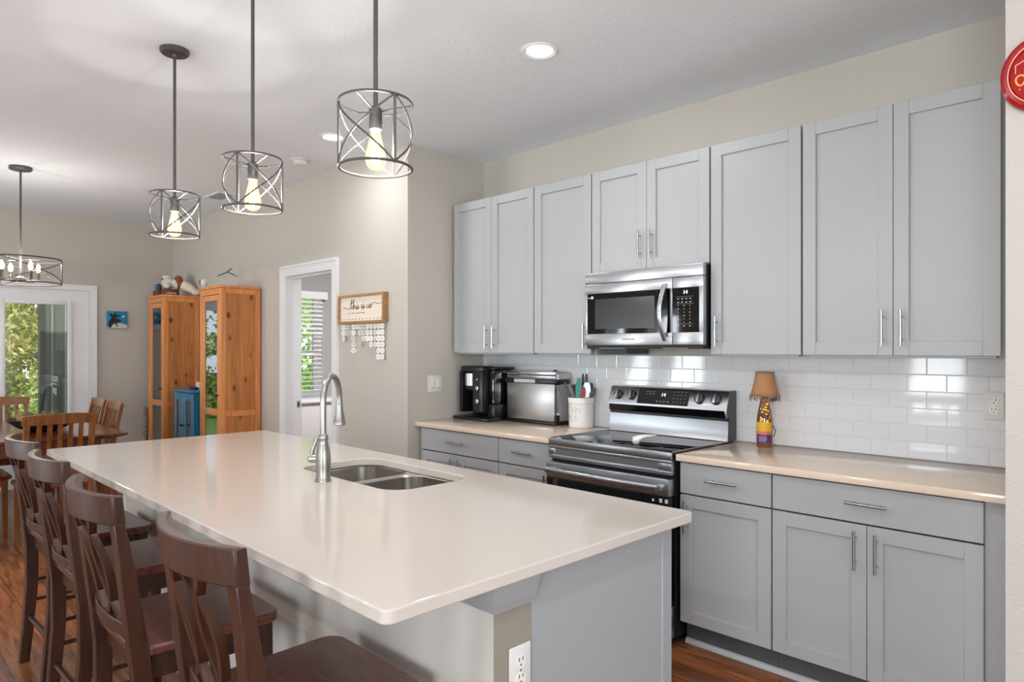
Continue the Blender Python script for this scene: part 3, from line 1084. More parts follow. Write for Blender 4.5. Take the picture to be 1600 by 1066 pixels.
# ---------------------------------------------------------------- bottle lamp
bx, by = -1.548, 3.345
t = thing('bottle_lamp', 'amber bottle lamp with tan shade and purple and yellow label on the right counter', 'lamp', (bx, by, Zc))
prof = [(.036, 0), (.0385, .004), (.0385, .135), (.037, .15), (.030, .19), (.021, .235), (.0155, .262), (.0145, .29), (.016, .295), (.016, .305)]
AMB = glass('amber_glass', (176, 132, 30), .10, (190, 130, 20), .06)
MB().lathe(prof, (bx, by, Zc), 32).build('bottle', AMB, t)
lab = MB()
n_ = 22
a_ = [rad(-150) + rad(140) * i / n_ for i in range(n_ + 1)]


def lab_part(z0, z1, r_):
    q = MB()
    vs_ = [(bx + r_ * math.cos(a), by + r_ * math.sin(a), Zc + z) for a in a_ for z in (z0, z1)]
    q.add(vs_, [(2 * i, 2 * i + 2, 2 * i + 3, 2 * i + 1) for i in range(n_)])
    return q


lb = lab_part(.025, .128, .0392).build('label', mat('label_purple', (98, 44, 112), .5), t, 'purple label with yellow top')
lab_part(.083, .128, .0396).build('label_sun', mat('label_yellow', (226, 172, 36), .5), lb)
lab_part(.066, .083, .0396).build('label_band', mat('label_orange', (206, 118, 96), .5, var=.3, vscale=80), lb)
m_ = MB()
for i, z_ in enumerate((.053, .044, .035)):
    for k in range(5):
        a = rad(-106 + k * 12 + (i % 2) * 4)
        for dx in (0,):
            m_.box(-.0028, .0028, -.0003, .0003, -.0014, .0014, mtx=Matrix.Translation((bx + .0396 * math.cos(a), by + .0396 * math.sin(a), Zc + z_)) @ Matrix.Rotation(a + PI / 2, 4, 'Z'))
m_.build('label_text', WHITEP, lb)
sh = MB()
n_ = 32
secs_ = [(.069, .262), (.060, .295), (.052, .33), (.047, .36), (.0445, .378)]
sh.lathe(secs_, (bx, by, Zc), n_, cap=False)
so = sh.build('lamp_shade', mat('tan_fabric', (188, 138, 96), .85, bump=.3, bscale=400), t)
sm = so.modifiers.new('thick', 'SOLIDIFY')
sm.thickness = .0015
m_ = MB()
m_.tube([(bx + .045 * math.cos(a), by + .045 * math.sin(a), Zc + .379) for a in [2 * PI * k / 24 for k in range(24)]], .0022, 6, True)
m_.tube([(bx + .0695 * math.cos(a), by + .0695 * math.sin(a), Zc + .262) for a in [2 * PI * k / 32 for k in range(32)]], .003, 6, True)
for k in range(30):
    a = 2 * PI * k / 30
    L = .022 + .008 * math.sin(k * 2.1)
    m_.tube([(bx + .0695 * math.cos(a), by + .0695 * math.sin(a), Zc + .262), (bx + .072 * math.cos(a), by + .072 * math.sin(a), Zc + .262 - L * .6), (bx + .071 * math.cos(a), by + .071 * math.sin(a), Zc + .262 - L)], [.003, .0022, .003], 5)
m_.build('fringe', mat('grey_tan_fringe', (150, 124, 100), .9), t)
m_ = MB()
for k in range(26):
    a, z_ = rng.uniform(0, 2 * PI), rng.uniform(.02, .22)
    r_ = (.026 if z_ < .15 else .026 - (z_ - .15) * .2) * rng.uniform(.5, 1)
    m_.ball((bx + r_ * math.cos(a), by + r_ * math.sin(a), Zc + z_), .0032, 8)
m_.build('fairy_bulbs', emit('fairy_glow', (255, 226, 120), 9), t)
m_ = MB().tube([(bx + .016, by, Zc + .285), (bx + .03, by - .01, Zc + .235), (bx + .046, by - .012, Zc + .22), (bx + .05, by - .01, Zc + .245)], .0018, 6)
m_.tube([(bx + .035, by + .02, Zc + .11), (bx + .055, by + .005, Zc + .085), (bx + .048, by + .0, Zc + .06), (bx + .034, by + .02, Zc + .055)], .002, 6)
m_.build('wire', BLACKM, t)
MB().ball((bx + .044, by - .012, Zc + .243), .010, 12, (1, .6, 1.1)).ball((bx + .058, by - .006, Zc + .247), .011, 12, (1, .6, 1.1)).build('switch', BLACKP, t)


# ---------------------------------------------------------------- outlets and switch
def outlet(label, m4, group=None):
    """plate centred at the frame's origin in its xy plane, z out of the wall"""
    org = m4.translation
    t = thing('wall_outlet', label, 'outlet', org, group)
    MB().box(-.036, .036, -.059, .059, 0, .005, .003, mtx=m4).build('cover_plate', WHITEP, t)
    for s in (1, -1):
        q = MB().lathe([(.0165, .005), (.0165, .0065)], mtx=m4 @ Matrix.Translation((0, .02 * s, 0)), n=24)
        r_ = q.build('receptacle', CERAM, t)
        q = MB()
        for k in (-.0062, .0062):
            q.box(k - .0012, k + .0012, .002, .011, .0065, .0069, mtx=m4 @ Matrix.Translation((0, .02 * s, 0)))
        q.lathe([(.0025, .0065), (.0025, .0069)], mtx=m4 @ Matrix.Translation((0, .02 * s - .007, 0)), n=10)
        q.build('slots', BLACKM, r_)
    MB().lathe([(.003, .005), (.003, .0062)], mtx=m4, n=10).build('screw', STEELH, t)


outlet('white double outlet on the tiled backsplash near the right wall', Matrix.Translation((-.603, YB - .0092, 1.172)) @ FACE_MY)
t = thing('light_switch', 'white double rocker switch plate on the beige return wall', 'switch', (XR, 3.0, 1.167))
mx4 = Matrix.Translation((XR, 3.0, 1.167)) @ Matrix.Rotation(rad(90), 4, 'Z') @ FACE_MY
MB().box(-.066, .066, -.059, .059, 0, .006, .003, mtx=mx4).build('cover_plate', WHITEP, t)
for s in (-.023, .023):
    MB().box(s - .0165, s + .0165, -.033, .033, .006, .0075, .001, mtx=mx4).build('rocker', CERAM, t)
m_ = MB()
for s in (-.023, .023):
    m_.box(s - .015, s + .015, -.031, -.0285, .0075, .008, mtx=mx4)
m_.build('status_mark', DKGREY, t)

# ---------------------------------------------------------------- island
IX0, IX1, IY0, IY1 = -4.0306, -1.0838, .7381, 1.8639
t = thing('kitchen_island', 'grey kitchen island base with painted seating wall under the cream counter', 'island', (-2.55, 1.43, 0))
EX = -1.13
# the cabinet box is open above so the sink bowls hang in it
m_ = MB().box(-3.97, -3.95, 1.188, 1.79, .10, .883).box(EX - .02, EX, 1.188, 1.80, 0, .883).box(-3.95, EX - .02, 1.188, 1.20, .10, .883)
m_.box(-3.95, EX - .02, 1.20, 1.78, .10, .12).box(-3.95, EX - .02, 1.77, 1.78, .12, .883)
m_.build('cabinet_body', KNEE, t)
MB().box(EX - .02, EX + .004, 1.752, 1.803, 0, .883, .002, 1).build('corner_stile', KNEE, t)
MB().box(-3.96, EX - .025, 1.70, 1.715, 0, .0995).build('toe_kick', CAB, t)
for i in range(5):
    a = -3.94 + i * .556
    d = shaker(a + .003, a + .553, .119, .722, 1.781).build('door', CAB, t)
    MB().box(a + .003, a + .553, 1.781, 1.80, .729, .874, .0015, 1).build('drawer_front', CAB, d)
    q = MB().rod((a + .50, 1.83, .55), (a + .50, 1.83, .70), .006, 10).rod((a + .50, 1.80, .58), (a + .50, 1.83, .58), .0045, 8).rod((a + .50, 1.80, .67), (a + .50, 1.83, .67), .0045, 8)
    q.build('handle', STEELH, d)
MB().box(-3.97, EX - .001, 1.066, 1.187, 0, .882).build('seating_wall', KWALL, t)
MB().box(EX - .001, EX + .0005, 1.064, 1.187, 0, .882).build('end_wall', KBEIGE, t, 'beige painted end of the seating wall')
cr_ = [(0, .81), (.010, .81), (.013, .822), (.019, .838), (.019, .850), (.026, .868), (.026, .882), (0, .882)]
m_ = MB()
secs = []
for (X, Y, sx, sy) in ((-3.97, 1.065, 0, -1), (EX + .001, 1.065, 1, -1), (EX + .001, 1.19, 1, 0)):
    secs.append([(X + p[0] * sx, Y + p[0] * sy, p[1]) for p in cr_])
m_.strip(secs)
m_.build('crown_trim', TRIM if False else KNEE, t)
MB().box(-3.97, EX - .001, 1.053, 1.065, 0, .10, .003).build('baseboard', TRIM, t)

out = rrect(IX0, IX1, IY0, IY1, .022, 6)
hole = rrect(-2.682, -1.972, 1.375, 1.748, .095, 8)
mb = MB()
ring_plate(mb, out, hole, .8835, .914, (-2.327, 1.56))
o = mb.build('countertop', QUARTZ)
bevel_mod(o, .004, 3, 50)
tag(o, 'long cream quartz island countertop with an undermount sink cut into it', 'countertop')
outlet('white double outlet on the beige end of the island', Matrix.Translation((EX + .0007, 1.145, .655)) @ Matrix.Rotation(rad(90), 4, 'Z') @ FACE_MY)

# sink
t = thing('sink', 'stainless steel double-bowl sink set under the island countertop', 'sink', (-2.327, 1.56, .66))
xm = -2.352
for a, b in ((-2.69, xm - .010), (xm + .010, -1.964)):
    y0_, y1_ = 1.367, 1.756
    m_ = MB()
    rings = []
    for z_, ins, r_ in ((.8825, 0, .09), (.876, .006, .088), (.74, .012, .08), (.70, .024, .075), (.684, .06, .06)):
        rings.append([(p[0], p[1], z_) for p in rrect(a + ins, b - ins, y0_ + ins, y1_ - ins, r_, 8)])
    n_ = len(rings[0])
    vs_ = [p for r_ in rings for p in r_]
    fs_ = [(i * n_ + k, i * n_ + (k + 1) % n_, (i + 1) * n_ + (k + 1) % n_, (i + 1) * n_ + k) for i in range(len(rings) - 1) for k in range(n_)]
    fs_.append(tuple(range((len(rings) - 1) * n_, len(rings) * n_)))
    m_.add(vs_, fs_)
    bo = m_.build('bowl', SINKM, t)
    MB().lathe([(.045, .6845), (.045, .6865), (.03, .6865)], ((a + b) / 2, 1.56, 0), 24).build('drain', STEELH, bo)
m_ = MB()
ring_plate(m_, rrect(-2.70, xm, 1.35, 1.77, .004, 2), rrect(-2.69, xm - .010, 1.367, 1.756, .09, 8), .8805, .8828, ((-2.69 + xm) / 2, 1.56))
ring_plate(m_, rrect(xm, -1.955, 1.35, 1.77, .004, 2), rrect(xm + .010, -1.964, 1.367, 1.756, .09, 8), .8805, .8828, ((-1.964 + xm) / 2, 1.56))
m_.build('flange', SINKM, t)

# faucet
fx, fy = -2.322, 1.302
t = thing('faucet', 'brushed nickel gooseneck faucet with pull-down spray standing behind the sink', 'faucet', (fx, fy, .9142))
z0 = .9142
prof = [(.030, 0), (.030, .006), (.027, .010), (.0255, .016), (.027, .05), (.0285, .085), (.025, .115), (.019, .140), (.0165, .152), (.0185, .158), (.0195, .166), (.0165, .174), (.0125, .178)]
MB().lathe(prof, (fx, fy, z0), 32).build('body', NICKEL, t)
dv = Vector((-.66, .75, 0)).normalized()
pts = [Vector((fx, fy, z0 + .17)), Vector((fx, fy, z0 + .24))]
ra = .096
for i in range(19):
    a = PI - (PI + rad(6)) * i / 18
    pts.append(Vector((fx, fy, z0 + .296)) + dv * (ra + ra * math.cos(a)) + Vector((0, 0, ra * math.sin(a))))
MB().tube(pts, .0118, 16).build('spout', NICKEL, t)
e = pts[-1]
prof = [(.0135, .002), (.0145, -.002), (.0135, -.008), (.0145, -.03), (.020, -.065), (.0225, -.08), (.0245, -.086), (.0245, -.094), (.021, -.097)]
MB().lathe(prof[::-1], e, 28).build('spray_head', NICKEL, t)
lv = Vector((-.72, -.69, 0)).normalized()
m_ = MB().tube([Vector((fx, fy, z0 + .085)), Vector((fx, fy, z0 + .085)) + lv * .05], [.016, .017], 16)
p0 = Vector((fx, fy, z0 + .085)) + lv * .045
m_.tube([p0, p0 + Vector((0, 0, .03)) - lv * .004, p0 + Vector((0, 0, .075)) - lv * .022], [.010, .0085, .006], 10)
m_.build('lever', NICKEL, t)
MB().tube([Vector((fx, fy, z0 + .085)) + lv * .05, Vector((fx, fy, z0 + .085)) + lv * .056], [.0165, .014], 16).build('lever_cap', STEELH, t)


# ---------------------------------------------------------------- bar stools
def bowy(x_, hw, y_, bow):
    return y_ - bow * (1 - (x_ / hw) ** 2)


def curved_rail(hw, y_, bow, th, z0_, z1_, lean, n=20):
    secs = []
    for i in range(n + 1):
        x_ = -hw + 2 * hw * i / n
        yy = bowy(x_, hw, y_, bow)
        secs.append([(x_, yy, z0_), (x_, yy + th, z0_), (x_, yy + th - lean, z1_), (x_, yy - lean, z1_)])
    return MB().strip(secs)


def make_stool():
    t = thing('bar_stool', 'x', 'stool')
    sy0, sy1, sw = -.195, .21, .215
    seat = []
    nx, ny = 14, 12
    pl = []
    # saddle seat outline, rounded front corners
    for x_, y_ in rrect(-sw, sw, sy0, sy1, .05, 6):
        k = .94 + .06 * (y_ - sy0) / (sy1 - sy0)
        pl.append((x_ * k, y_ + (.012 * (1 - (x_ / sw) ** 2) if y_ > 0 else 0)))
    o = MB().prism(pl, 2, .582, .612)
    so = o.build('seat', SEATWOOD, t)
    bevel_mod(so, .007, 3, 50)
    MB().box(-.185, .185, .165, .185, .515, .581).box(-.185, -.165, -.15, .165, .515, .581).box(.165, .185, -.15, .165, .515, .581).box(-.18, .18, -.17, -.15, .515, .581).build('apron', DARKWOOD, t)
    for s in (-1, 1):
        m_ = MB()
        m_.strip([[(s * .178 + a * .021, .165 + b * .021, .5815) for a, b in ((-1, -1), (1, -1), (1, 1), (-1, 1))],
                  [(s * .186 + a * .016, .175 + b * .016, 0) for a, b in ((-1, -1), (1, -1), (1, 1), (-1, 1))]])
        m_.build('leg', DARKWOOD, t)
    for s in (-1, 1):
        secs = []
        for z_, yy, th in ((0, -.205, .038), (.15, -.191, .042), (.35, -.176, .046), (.52, -.176, .048), (.62, -.186, .048), (.75, -.205, .042), (.88, -.223, .033), (.956, -.235, .027)):
            x_ = s * (.188 + .0 * z_)
            hx = .018 + .006 * min(1, max(0, (z_ - .6) / .2))
            secs.append([(x_ - hx, yy - th / 2, z_), (x_ + hx, yy - th / 2, z_), (x_ + hx, yy + th / 2, z_), (x_ - hx, yy + th / 2, z_)])
        bevel_mod(MB().strip(secs).build('leg', DARKWOOD, t), .003)
    bevel_mod(curved_rail(.212, -.245, .052, .027, .952, 1.03, .008).build('top_rail', DARKWOOD, t), .004, 2, 50)
    bevel_mod(curved_rail(.175, -.198, .022, .020, .632, .672, .002).build('lower_rail', DARKWOOD, t), .003)
    for sx in (-.062, .062):
        m_ = MB()
        for k in (1, -1):
            secs = []
            for i in range(25):
                u = i / 24
                d5 = abs(u - .5)
                f_ = (.026 * math.cos(PI / 2 * d5 / .34) if d5 < .34 else -.22 * (d5 - .34)) * k
                x_ = sx + f_
                z_ = .668 + u * .288
                yA = bowy(x_, .175, -.198, .022) + .004
                yB = bowy(x_, .212, -.245, .052) + .006
                q = u
                yy = yA + (yB - yA) * (q ** 1.25)
                hw = .0105
                secs.append([(x_ - hw, yy, z_), (x_ + hw, yy, z_), (x_ + hw, yy + .019, z_), (x_ - hw, yy + .019, z_)])
            m_.strip(secs)
        m_.build('back_splat', DARKWOOD, t)
    MB().rod((-.18, -.185, .20), (.18, -.185, .20), .011, 12).build('stretcher', DARKWOOD, t)
    MB().rod((-.17, .175, .18), (.17, .175, .18), .011, 12).build('stretcher', DARKWOOD, t)
    for s in (-1, 1):
        MB().rod((s * .188, -.17, .36), (s * .181, .168, .36), .008, 10).build('side_rung', DARKWOOD, t)
        MB().rod((s * .188, -.178, .27), (s * .183, .17, .27), .008, 10).build('side_rung', DARKWOOD, t)
    return t


st = make_stool()
spots = [(-1.505, .790, 0, 'dark wood bar stool nearest the camera, at the near end of the island'),
         (-2.185, .757, 0, 'dark wood bar stool second nearest the camera, tucked at the island'),
         (-2.915, .787, 1, 'dark wood bar stool third from the near end of the island'),
         (-3.555, .812, 2, 'dark wood bar stool farthest along the island, nearest the dining table')]
for i, (x_, y_, rz, lb_) in enumerate(spots):
    if i == 0:
        st.location = (x_, y_, 0)
        st['label'] = lb_
        st['group'] = 'bar stools along the island'
    else:
        dup(st, (x_, y_, 0), rad(rz), lb_, 'bar stools along the island')


# ---------------------------------------------------------------- dining set
def make_chair():
    t = thing('dining_chair', 'x', 'chair')
    o = MB().prism(rrect(-.22, .22, -.19, .22, .03, 4), 2, .432, .46)
    bevel_mod(o.build('seat', CHERRY, t), .006, 2, 50)
    MB().box(-.19, .19, .17, .19, .375, .4315).box(-.19, -.17, -.16, .17, .375, .4315).box(.17, .19, -.16, .17, .375, .4315).build('apron', CHAIRW, t)
    for s in (-1, 1):
        m_ = MB()
        m_.strip([[(s * .185 + a * .02, .175 + b * .02, .4315) for a, b in ((-1, -1), (1, -1), (1, 1), (-1, 1))],
                  [(s * .188 + a * .014, .18 + b * .014, 0) for a, b in ((-1, -1), (1, -1), (1, 1), (-1, 1))]])
        m_.build('leg', CHAIRW, t)
    for s in (-1, 1):
        secs = []
        for z_, yy in ((0, -.22), (.25, -.19), (.46, -.178), (.62, -.19), (.80, -.222), (.935, -.25)):
            x_ = s * .196
            secs.append([(x_ - .018, yy - .015, z_), (x_ + .018, yy - .015, z_), (x_ + .018, yy + .015, z_), (x_ - .018, yy + .015, z_)])
        bevel_mod(MB().strip(secs).build('leg', CHAIRW, t), .003)
    n = 14
    secs = []
    for i in range(n + 1):
        x_ = -.225 + .45 * i / n
        yy = bowy(x_, .225, -.262, .018)
        zt = .95 + .012 * (1 - (x_ / .225) ** 2)
        secs.append([(x_, yy + .012, .885), (x_, yy + .034, .885), (x_, yy + .022, zt), (x_, yy, zt)])
    bevel_mod(MB().strip(secs).build('top_rail', CHAIRW, t), .003, 2, 50)
    MB().box(-.18, .18, -.195, -.175, .52, .56, .003).build('lower_rail', CHAIRW, t)
    for k in range(5):
        x_ = -.125 + k * .0625
        secs = []
        for z_, yy in ((.555, -.185), (.70, -.207), (.89, -.250)):
            secs.append([(x_ - .014, yy - .006, z_), (x_ + .014, yy - .006, z_), (x_ + .014, yy + .006, z_), (x_ - .014, yy + .006, z_)])
        MB().strip(secs).build('slat', CHAIRW, t)
    return t


ch = make_chair()
TBX0, TBX1, TBY0, TBY1 = -7.55, -5.88, .62, 1.615
cs = [(-5.86, 1.115, 90, 'reddish wood dining chair at the near end of the table, back to the camera'),
      (-7.66, 1.09, -90, 'reddish wood dining chair at the far end of the table before the glass door'),
      (-6.66, 1.475, 180, 'dining chair on the wall side of the table, nearer the pine cabinets'),
      (-7.17, 1.475, 180, 'dining chair on the wall side of the table, nearer the glass door'),
      (-6.50, .72, 0, 'dining chair on the left side of the table, nearer the bar stools'),
      (-7.08, .72, 0, 'dining chair on the left side of the table, nearer the glass door')]
for i, (x_, y_, rz, lb_) in enumerate(cs):
    if i == 0:
        ch.location = (x_, y_, 0)
        ch.rotation_euler = (0, 0, rad(rz))
        ch['label'] = lb_
        ch['group'] = 'dining chairs around the table'
    else:
        dup(ch, (x_, y_, 0), rad(rz), lb_, 'dining chairs around the table')
t = thing('dining_table', 'dark cherry dining table with glossy top by the glass door', 'table', ((TBX0 + TBX1) / 2, (TBY0 + TBY1) / 2, 0))
o = MB().strip([[(a, b, z_) for a, b in ((TBX0 + i_, TBY0 + i_), (TBX1 - i_, TBY0 + i_), (TBX1 - i_, TBY1 - i_), (TBX0 + i_, TBY1 - i_))] for z_, i_ in ((.728, .045), (.745, .0), (.76, .0))])
o.build('tabletop', CHERRY, t, sharp=20)
MB().box(TBX0 + .16, TBX1 - .16, TBY0 + .12, TBY0 + .14, .63, .7275).box(TBX0 + .16, TBX1 - .16, TBY1 - .14, TBY1 - .12, .63, .7275).box(TBX0 + .10, TBX0 + .12, TBY0 + .14, TBY1 - .14, .63, .7275).box(TBX1 - .12, TBX1 - .10, TBY0 + .14, TBY1 - .14, .63, .7275).build('apron', CHERRY, t)
for sx in (TBX0 + .12, TBX1 - .12):
    for sy in (TBY0 + .13, TBY1 - .13):
        MB().box(sx - .035, sx + .035, sy - .035, sy + .035, 0, .7275, .004).build('leg', CHERRY, t)
# bowl with gourds
bx0, by0 = -6.50, 1.17
t = thing('bowl', 'large dark shallow bowl of gourds in the middle of the dining table', 'bowl', (bx0, by0, .7602))
prof = [(.07, 0), (.10, .004), (.17, .03), (.225, .075), (.245, .098), (.238, .1), (.215, .077), (.16, .036), (.0, .016)]
q = MB().lathe(prof, (bx0, by0, .7602), 36, cap=False)
q.add([(bx0 + .07 * math.cos(2 * PI * k / 36), by0 + .07 * math.sin(2 * PI * k / 36), .7602) for k in range(36)], [tuple(range(36))])
q.build('dish', mat('dark_bowl', (34, 32, 36), .3), t)
gm = [mat('gourd_orange', (196, 104, 54), .5, var=.3, vscale=30), mat('gourd_tan', (176, 142, 92), .6, var=.3, vscale=30), mat('gourd_green', (112, 120, 66), .6, var=.3, vscale=30), mat('gourd_white', (206, 190, 160), .6, var=.2, vscale=30)]
gl = [('small orange pumpkin near the right of the dark bowl', 0, .09, .02, .048), ('pale striped gourd at the right rim of the bowl', 3, .15, .07, .036), ('tan gourd at the left of the dark bowl', 1, -.12, -.05, .042),
      ('green gourd in the middle of the dark bowl', 2, -.02, .0, .04), ('small white gourd behind the tan one in the bowl', 3, -.08, .08, .034), ('tan gourd at the front of the dark bowl', 1, .03, -.10, .038)]
for lb_, mi, k, dp_, r_ in gl:
    X, Y = bx0 + .7046 * k - .7096 * dp_, by0 + .7096 * k + .7046 * dp_
    zr = .7602 + .026 + max(0, (math.hypot(X - bx0, Y - by0) - .05)) * .32 + r_ * .86
    gt = thing('gourd', lb_, 'gourd', (X, Y, zr - r_ * .8), 'gourds in the dark bowl')
    q = MB()
    secs = []
    for i in range(9):
        a = -PI / 2 + PI * (i + .02) / 8.04
        ring = []
        for j in range(24):
            b = 2 * PI * j / 24
            rr = r_ * math.cos(a) * (1 + .07 * math.cos(b * 8)) + .001
            ring.append((X + rr * math.cos(b), Y + rr * math.sin(b), zr + r_ * .82 * math.sin(a)))
        secs.append(ring)
    q.strip(secs)
    q.build('fruit', gm[mi], gt)
    MB().tube([(X, Y, zr + r_ * .76), (X + .004, Y, zr + r_ * .95), (X + .012, Y + .004, zr + r_ * 1.12)], [.005, .004, .003], 6).build('stem', mat('stem_brown', (96, 74, 46), .8), gt)
t = tag(MB().box(0, .001, 0, .001, 0, .001).build('dried_twigs', mat('straw', (170, 150, 104), .8), origin=(bx0 - .1, by0 - .03, .80)), 'tuft of dried twigs and straw at the left of the dark bowl', 'dried plant')
q = MB()
r5 = random.Random(5)
for i in range(46):
    k, dp_ = r5.uniform(-.20, -.02), r5.uniform(-.07, .1)
    X, Y = bx0 + .7046 * k - .7096 * dp_, by0 + .7096 * k + .7046 * dp_
    a = r5.uniform(0, 2 * PI)
    L = r5.uniform(.04, .09)
    q.tube([(X, Y, .845), (X + L * .5 * math.cos(a), Y + L * .5 * math.sin(a), .875 + r5.uniform(0, .03)), (X + L * math.cos(a), Y + L * math.sin(a), .885 + r5.uniform(-.03, .05))], .0022, 4)
me = t.data
off = t.location
me.clear_geometry()
me.from_pydata([(a - off.x, b - off.y, c - off.z) for a, b, c in q.v], [], q.f)


# ---------------------------------------------------------------- pine display cabinets
def hutch(label, x0, x1):
    y0_, y1_, zt = 2.397, 2.752, 1.975
    t = thing('display_cabinet', label, 'cabinet', ((x0 + x1) / 2, (y0_ + y1_) / 2, 0), 'pine display cabinets')
    MB().box(x0 - .012, x1 + .012, y0_ - .016, y1_ + .004, zt - .022, zt, .003).build('top', PINE, t)
    p = .045
    f = MB()
    for X in (x0, x1 - p):
        for Y in (y0_, y1_ - p):
            f.box(X, X + p, Y, Y + p, 0, zt - .0225, .0015, 1)
    f.box(x0 + p, x1 - p, y0_ + .002, y0_ + .03, zt - .075, zt - .0225).box(x0 + p, x1 - p, y0_ + .002, y0_ + .03, .05, .10)
    for X in (x0 + .003, x1 - .028):
        f.box(X, X + .025, y0_ + p, y1_ - p, zt - .07, zt - .0225).box(X, X + .025, y0_ + p, y1_ - p, .81, .86).box(X, X + .025, y0_ + p, y1_ - p, .05, .10)
    f.build('frame', PINE, t)
    for X in (x0 + .010, x1 - .022):
        MB().box(X, X + .012, y0_ + p - .002, y1_ - p + .002, .09, zt - .06).build('side_panel', PINEK, t)
    MB().box(x0 + .02, x1 - .02, y1_ - .012, y1_ - .004, .08, zt - .04).build('back_panel', mat('cream_back', (214, 202, 182), .6), t)
    for z_ in (.10, .50, .835, 1.05, 1.32, 1.62):
        MB().box(x0 + .024, x1 - .024, y0_ + p + .004, y1_ - .014, z_, z_ + .016).build('shelf', mat('pale_shelf', (226, 206, 172), .5), t)
    d = MB()
    a, b, za, zb = x0 + p + .003, x1 - p - .003, .105, zt - .08
    s = .052
    d.box(a, a + s, y0_ + .003, y0_ + .023, za, zb, .002).box(b - s, b, y0_ + .003, y0_ + .023, za, zb, .002)
    d.box(a + s, b - s, y0_ + .003, y0_ + .023, zb - s, zb, .002).box(a + s, b - s, y0_ + .003, y0_ + .023, za, za + s, .002).box(a + s, b - s, y0_ + .003, y0_ + .023, .815, .875, .002)
    d = d.build('door', PINE, t)
    MB().box(a + s, b - s, y0_ + .011, y0_ + .014, za + s, .815).box(a + s, b - s, y0_ + .011, y0_ + .014, .875, zb - s).build('glass', HUTCHG, d)
    MB().tube([(b - .02, y0_ + .003, 1.0), (b - .02, y0_ - .012, 1.0), (b - .02, y0_ - .016, 1.0), (b - .02, y0_ - .026, 1.0)], [.006, .006, .013, .010], 12).build('knob', BLACKM, d)
    return t


HF = (-8.0, -7.51)
HN = (-6.53, -6.04)
hutch('tall knotty pine display cabinet in the corner, plush toy on top', *HF)
hutch('tall knotty pine display cabinet nearer the doorway, toy wind turbine on top', *HN)

# items on the shelves of the farther pine cabinet and the nearer one
CUP = mat('clear_glassware', (214, 220, 222), .1)


def shelf_item(kind, label, x_, y_, z_, m_, s=1.0):
    q = MB()
    if kind == 'glass':
        q.lathe([(.022 * s, 0), (.02 * s, .004), (.004, .01), (.004, .05 * s), (.02 * s, .065 * s), (.028 * s, .10 * s), (.026 * s, .13 * s)], (x_, y_, z_), 16)
        o_ = q.build('goblet', m_)
        tag(o_, label, 'glass', 'glassware in the pine cabinets')
    elif kind == 'mug':
        q.lathe([(.034 * s, 0), (.036 * s, .004), (.036 * s, .085 * s), (.033 * s, .085 * s), (.032 * s, .01)], (x_, y_, z_), 18)
        q.tube([(x_ + .034 * s, y_, z_ + .07 * s), (x_ + .055 * s, y_, z_ + .06 * s), (x_ + .055 * s, y_, z_ + .03 * s), (x_ + .034 * s, y_, z_ + .02 * s)], .005, 6)
        tag(q.build('mug', m_), label, 'mug', 'mugs in the pine cabinets')
    elif kind == 'vase':
        q.lathe([(.03 * s, 0), (.05 * s, .05 * s), (.04 * s, .12 * s), (.02 * s, .15 * s), (.028 * s, .17 * s)], (x_, y_, z_), 18)
        tag(q.build('vase', m_), label, 'vase')
    else:
        q.box(x_ - .04 * s, x_ + .04 * s, y_ - .02, y_ + .02, z_, z_ + .14 * s, .004)
        tag(q.build('small_box', m_), label, 'box')


xc = sum(HF) / 2
shelf_item('vase', 'dark teal vase on the top shelf of the farther pine cabinet', xc + .05, 2.54, 1.6362, mat('teal_dark', (30, 70, 76), .3), 1.1)
shelf_item('box', 'pale blue and white card box on the second shelf of the farther pine cabinet', xc + .07, 2.52, 1.3362, mat('pale_blue', (190, 208, 222), .5), 1.0)
shelf_item('glass', 'stemmed glass at the left of the third shelf in the farther pine cabinet', xc - .02, 2.52, 1.0662, CUP)
shelf_item('glass', 'stemmed glass at the right of the third shelf in the farther pine cabinet', xc + .08, 2.53, 1.0662, CUP)
shelf_item('mug', 'white mug on the shelf above the lower door of the farther pine cabinet', xc + .06, 2.52, .8512, WHITEP)
shelf_item('mug', 'white mug on the lower shelf of the farther pine cabinet', xc + .05, 2.52, .5162, WHITEP)
xc = sum(HN) / 2
shelf_item('vase', 'dark blue vase behind the glass of the nearer pine cabinet', xc, 2.56, 1.3362, mat('dark_blue', (36, 66, 120), .3), 1.0)
shelf_item('mug', 'blue mug on the low shelf of the nearer pine cabinet', xc + .03, 2.54, .8512, mat('mug_blue', (40, 104, 160), .3))

# blue cabinet between
t = thing('blue_cabinet', 'small blue painted cabinet with two glass doors between the pine cabinets', 'cabinet', (-6.85, 2.57, 0))
bx0_, bx1_, by0_, by1_, bz = -7.10, -6.60, 2.36, 2.75, 1.0
MB().box(bx0_ - .015, bx1_ + .015, by0_ - .02, by1_, bz, bz + .022, .004).build('top', BLUEP, t)
MB().box(bx0_, bx0_ + .02, by0_ + .022, by1_, 0, bz).box(bx1_ - .02, bx1_, by0_ + .022, by1_, 0, bz).box(bx0_ + .02, bx1_ - .02, by1_ - .012, by1_, .05, bz).box(bx0_ + .02, bx1_ - .02, by0_ + .022, by1_ - .012, .05, .07).box(bx0_ + .02, bx1_ - .02, by0_ + .04, by1_ - .012, .52, .535).box(bx0_ + .02, bx1_ - .02, by0_ + .04, by1_ - .012, .76, .775).box(bx0_ + .02, bx1_ - .02, by0_ + .022, by1_ - .012, bz - .03, bz).build('body', BLUEP, t)
xm_ = (bx0_ + bx1_) / 2
